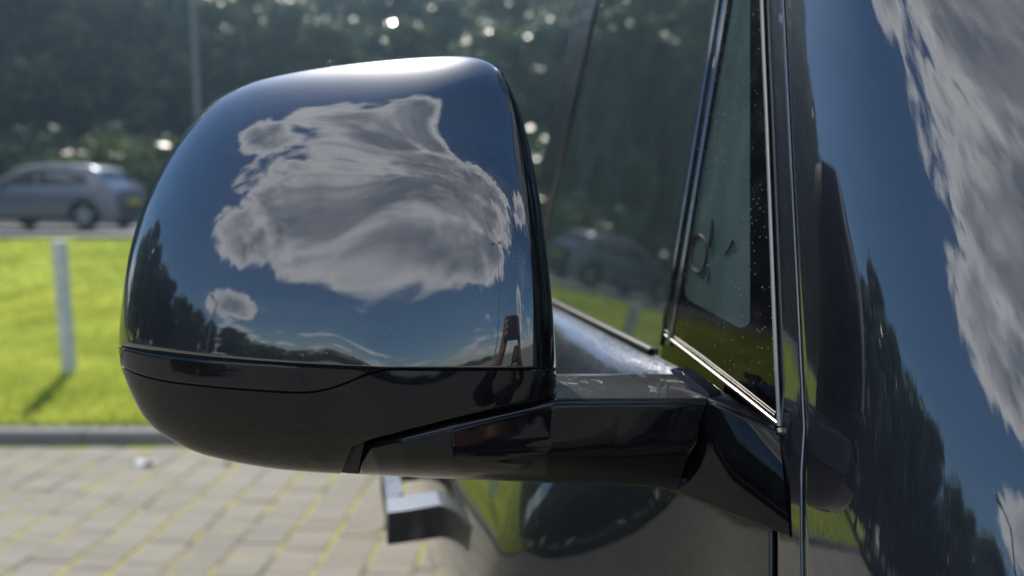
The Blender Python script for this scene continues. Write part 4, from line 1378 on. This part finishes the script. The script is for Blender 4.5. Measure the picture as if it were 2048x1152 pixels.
hatchback('hatchback', M['black_car'], (p_.x, p_.y, 0.004), R(-20), 'black hatchback parked on the block paving of the car park', None)
p_ = polar(-119.5, 17.0)
hatchback('hatchback', M['white_car'], (p_.x, p_.y, 0.004), R(205), 'white hatchback parked on the car park behind the black hatchback', None)

# ------------------------------------------------------------------ posts and lamps
M['post'] = simple('weathered_grey_post', (0.62, 0.64, 0.63), 0.45)
M['galv'] = simple('galvanised_column', (0.22, 0.23, 0.24), 0.45, 0.4)
b0 = W(140, 757, 1); dd = b0 - EYE
t_ = 5.75 / dd.y
bp = EYE + dd * t_; bp.z = bank_z(bp.x, bp.y)
hpost = (EYE + (W(133, 481, 1) - EYE) * (5.75 / (W(133, 481, 1) - EYE).y)).z - bp.z
root = empty('bollard', tuple(bp)); tag(root, 'pale grey round post standing in the lawn near the kerb', 'bollard')
m = MB(); m.tube([(0, 0, -.1), (0, 0, hpost - .03)], .056, 20); m.build('post', M['post'], root, local=True)
m = MB(); m.tube([(0, 0, hpost - .032), (0, 0, hpost - .012), (0, 0, hpost - .003), (0, 0, hpost)], [.060, .060, .052, .03], 20); m.build('cap', M['post'], root, local=True)
def lamp(loc, h, arms, label, group=None, reach=1.2, rz=0.0):
    root = empty('lamp_post', loc, rz); tag(root, label, 'lamp post', group)
    m = MB(); m.tube([(0, 0, -.2), (0, 0, .9), (0, 0, .95), (0, 0, h * .6), (0, 0, h)], [.10, .10, .07, .06, .045], 12); m.build('column', M['galv'], root, local=True)
    m = MB(); m.box((0, -.102, .55), (.05, .006, .22)); m.build('access_door', M['galv'], root, local=True)
    for s_ in arms:
        m = MB(); m.tube([(0, 0, h - .05), (s_ * reach * .35, 0, h + .10), (s_ * reach, 0, h + .16)], [.04, .035, .03], 8); a_ = m.build('arm', M['galv'], root, local=True)
        m = MB(); m.prism([(s_ * reach, -.13, h + .10), (s_ * (reach + .62), -.09, h + .15), (s_ * (reach + .62), .09, h + .15), (s_ * reach, .13, h + .10)],
                          [(s_ * reach, -.10, h + .22), (s_ * (reach + .58), -.06, h + .21), (s_ * (reach + .58), .06, h + .21), (s_ * reach, .10, h + .22)])
        m.build('lantern', M['galv'], root, local=True)
    return root
lp = W(400, 300, 1); lp = EYE + (lp - EYE) * (20.8 / (lp - EYE).y)
lamp((lp.x, lp.y, ROAD_Z + .085), 8.0, (1,), 'grey street lamp standing on the far footway in front of the woods')
p_ = polar(-116.5, 18); lamp((p_.x, p_.y, 0), 5.2, (1,), 'single arm car park lamp standing before the belt of trees', None, .8, R(60))
LAMP2 = polar(-165.5, 10); lamp((LAMP2.x, LAMP2.y, 0), 7.6, (1, -1), 'tall twin arm lamp mast on the open car park', None, .5, R(20))
p_ = polar(-153, 75); lamp((p_.x, p_.y, 0), 6.5, (1,), 'distant single arm lamp far across the car park', None, 1.6, R(60))

# ------------------------------------------------------------------ litter on the paving
M['paper'] = simple('crumpled_white_paper', (0.82, 0.82, 0.80), 0.7)
def scrap(px, py, w_, d_, seed, label, rz, mat):
    q = EYE + (W(px, py, 1) - EYE) * (-CZ / (W(px, py, 1) - EYE).z)
    rnd = random.Random(seed)
    rows = [[(u * w_ * (1 + .1 * rnd.random()), v_ * d_, .006 + .018 * rnd.random() + .012 * math.cos(3 * u + 2 * v_)) for u in np.linspace(-1, 1, 9)] for v_ in np.linspace(-1, 1, 6)]
    m = MB(); m.grid(rows)
    o = m.build('paper_scrap', mat, None, sharp=25)
    o.location = (q.x, q.y, .004); o.rotation_euler = (0, 0, rz)
    md = o.modifiers.new('thickness', 'SOLIDIFY'); md.thickness = .001
    tag(o, label, 'litter')
scrap(288, 931, .055, .03, 3, 'larger crumpled white paper scrap lying on the block paving', .25, M['paper'])
scrap(452, 927, .035, .02, 4, 'small pinkish paper scrap lying on the block paving beyond the white one', -.2, simple('pink_paper', (.70, .58, .55), .7))

# ------------------------------------------------------------------ the person taking the picture, mirrored in the cap
M['skin'] = simple('skin', (0.28, 0.165, 0.115), 0.5)
M['jacket'] = simple('navy_jacket_cloth', (0.015, 0.017, 0.026), 0.85)
M['trousers'] = simple('dark_denim', (0.03, 0.035, 0.05), 0.85)
M['shoe'] = simple('black_shoe', (0.015, 0.014, 0.014), 0.5)
M['hair'] = simple('dark_hair', (0.012, 0.009, 0.007), 0.6)
def person():
    V, E, Rd = [], [], []
    def v(p, r): V.append(p); Rd.append(r); return len(V) - 1
    def chain(start, pts):
        last = start
        for p, r in pts:
            k = v(p, r); E.append((last, k)); last = k
        return last
    pel = v((.10, -.58, .84), .145)
    ch = chain(pel, [((.10, -.565, .98), .135), ((.105, -.54, 1.12), .15)])
    nk = chain(ch, [((.11, -.515, 1.24), .09), ((.115, -.50, 1.295), .055)])
    hd = chain(nk, [((.12, -.485, 1.36), .078), ((.12, -.475, 1.42), .088), ((.12, -.485, 1.475), .075)])
    for sx, kx, hx in ((-1, -.17, -.085), (1, .36, .085)):
        sh = chain(ch, [((.105 + sx * .13, -.52, 1.215), .068), ((.105 + sx * .185, -.50, 1.20), .058)])
        el = chain(sh, [((.105 + sx * .235, -.40, 1.235), .050), ((.105 + sx * .25, -.30, 1.30), .043)])
        wr = chain(el, [((.02 + sx * .19, -.20, 1.40), .039), ((.02 + sx * .115, -.105, 1.505), .028)])
        pm = chain(wr, [((.02 + sx * .10, -.085, 1.535), .026), ((.02 + sx * .092, -.070, 1.565), .024)])
        for k, (dz, ln) in enumerate(((.045, .9), (.03, 1.0), (.014, .95), (-.002, .75))):
            b0 = (.02 + sx * .096, -.062, 1.565 + dz * .8)
            chain(pm, [(b0, .0095), ((.02 + sx * .086, -.040, 1.575 + dz), .009), ((.02 + sx * (.078 - .02 * ln), -.0265, 1.578 + dz), .0078)])
        chain(pm, [((.02 + sx * .075, -.070, 1.555), .0105), ((.02 + sx * .048, -.062, 1.575), .0085)])
    for sx in (-1, 1):
        chain(pel, [((.10 + sx * .095, -.585, .78), .10), ((.10 + sx * .115, -.50, .60), .078), ((.10 + sx * .12, -.44, .46), .062), ((.10 + sx * .12, -.52, .28), .055), ((.10 + sx * .12, -.585, .09), .042), ((.10 + sx * .125, -.53, .05), .045), ((.10 + sx * .14, -.43, .035), .034)])
    me = bpy.data.meshes.new('person_skeleton'); me.from_pydata(V, E, [])
    o = bpy.data.objects.new('person_skeleton', me); COL.objects.link(o)
    sk = o.modifiers.new('skin', 'SKIN'); sk.use_smooth_shade = True
    for i, r_ in enumerate(Rd):
        me.skin_vertices[0].data[i].radius = (r_, r_)
    me.skin_vertices[0].data[0].use_root = True
    sub = o.modifiers.new('sub', 'SUBSURF'); sub.levels = 2; sub.render_levels = 2
    dg = bpy.context.evaluated_depsgraph_get()
    bm = bpy.data.meshes.new_from_object(o.evaluated_get(dg))
    bpy.data.objects.remove(o)
    for m_ in (M['jacket'], M['skin'], M['trousers'], M['shoe']): bm.materials.append(m_)
    for p in bm.polygons:
        c = p.center
        if c.z > 1.285 and c.y < -.38 and abs(c.x - .12) < .12: k = 1
        elif c.y > -.115: k = 1
        elif c.z < .11: k = 3
        elif c.z < .86: k = 2
        else: k = 0
        p.material_index = k; p.use_smooth = True
    root = empty('person', (.10, -.55, 0))
    tag(root, 'person in a dark jacket crouching slightly and holding up a phone towards the mirror', 'person')
    b = bpy.data.objects.new('body', bm); COL.objects.link(b); attach(b, root)
    # hair, eyes, nose, ears
    m = MB(); rows = []
    for a_ in np.linspace(-.05, 1, 8):
        ph = a_ * math.pi / 2
        rows.append([(.12 + .099 * math.cos(ph) * math.cos(t), -.492 + .103 * math.cos(ph) * math.sin(t), 1.425 + (.04 if math.sin(t) > .35 else -.03) * (1 - max(0, a_)) + .125 * math.sin(ph)) for t in np.linspace(0, 2 * math.pi, 33)[:-1]])
    m.grid(rows, closed=True); m.build('hair', M['hair'], root)
    m = MB(); m.tube([(.12, -.395, 1.425), (.12, -.38, 1.40), (.12, -.374, 1.387), (.12, -.39, 1.378)], [.008, .011, .014, .010], 8); m.build('nose', M['skin'], root)
    for sx in (-1, 1):
        m = MB(); m.tube([(.12 + sx * .034, -.402, 1.425), (.12 + sx * .034, -.392, 1.425)], [.012, .008], 10); m.build('eye', M['hair'], root)
        m = MB(); m.tube([(.12 + sx * .088, -.49, 1.43), (.12 + sx * .098, -.50, 1.41), (.12 + sx * .09, -.49, 1.385)], [.012, .016, .009], 8); m.build('ear', M['skin'], root)
    m = MB(); m.tube([(.10, -.394, 1.352), (.12, -.390, 1.350), (.14, -.394, 1.352)], [.003, .006, .003], 8); m.build('mouth', simple('lips', (.30, .11, .09), .5), root)
    ph = MB(); ph.box((.02, -.034, 1.590), (.078, .0042, .038))
    po = ph.build('phone', simple('phone_black', (.012, .012, .013), .25)); bevel_obj(po, .003, 3)
    tag(po, 'black phone held up level in both hands of the person', 'phone')
person()

# ------------------------------------------------------------------ pale scattering volume added mostly to stand in for lens flare
def veil():
    t = NT('flare_veil')
    pv_ = t.n('ShaderNodeVolumePrincipled')
    pv_.inputs['Color'].default_value = (0.50, 0.74, 1.0, 1)
    pv_.inputs['Density'].default_value = VEIL
    pv_.inputs['Anisotropy'].default_value = 0.55
    t.L.new(pv_.outputs[0], t.out.inputs['Volume'])
    mb = MB(); mb.box((0, -40, 18), (125, 155, 19))
    o = mb.build('veil', t.m, None, smooth=False)
    tag(o, 'thin pale haze added over the scene to stand in for lens flare', 'veil', kind='stuff')
VEIL = 0.0017
veil()
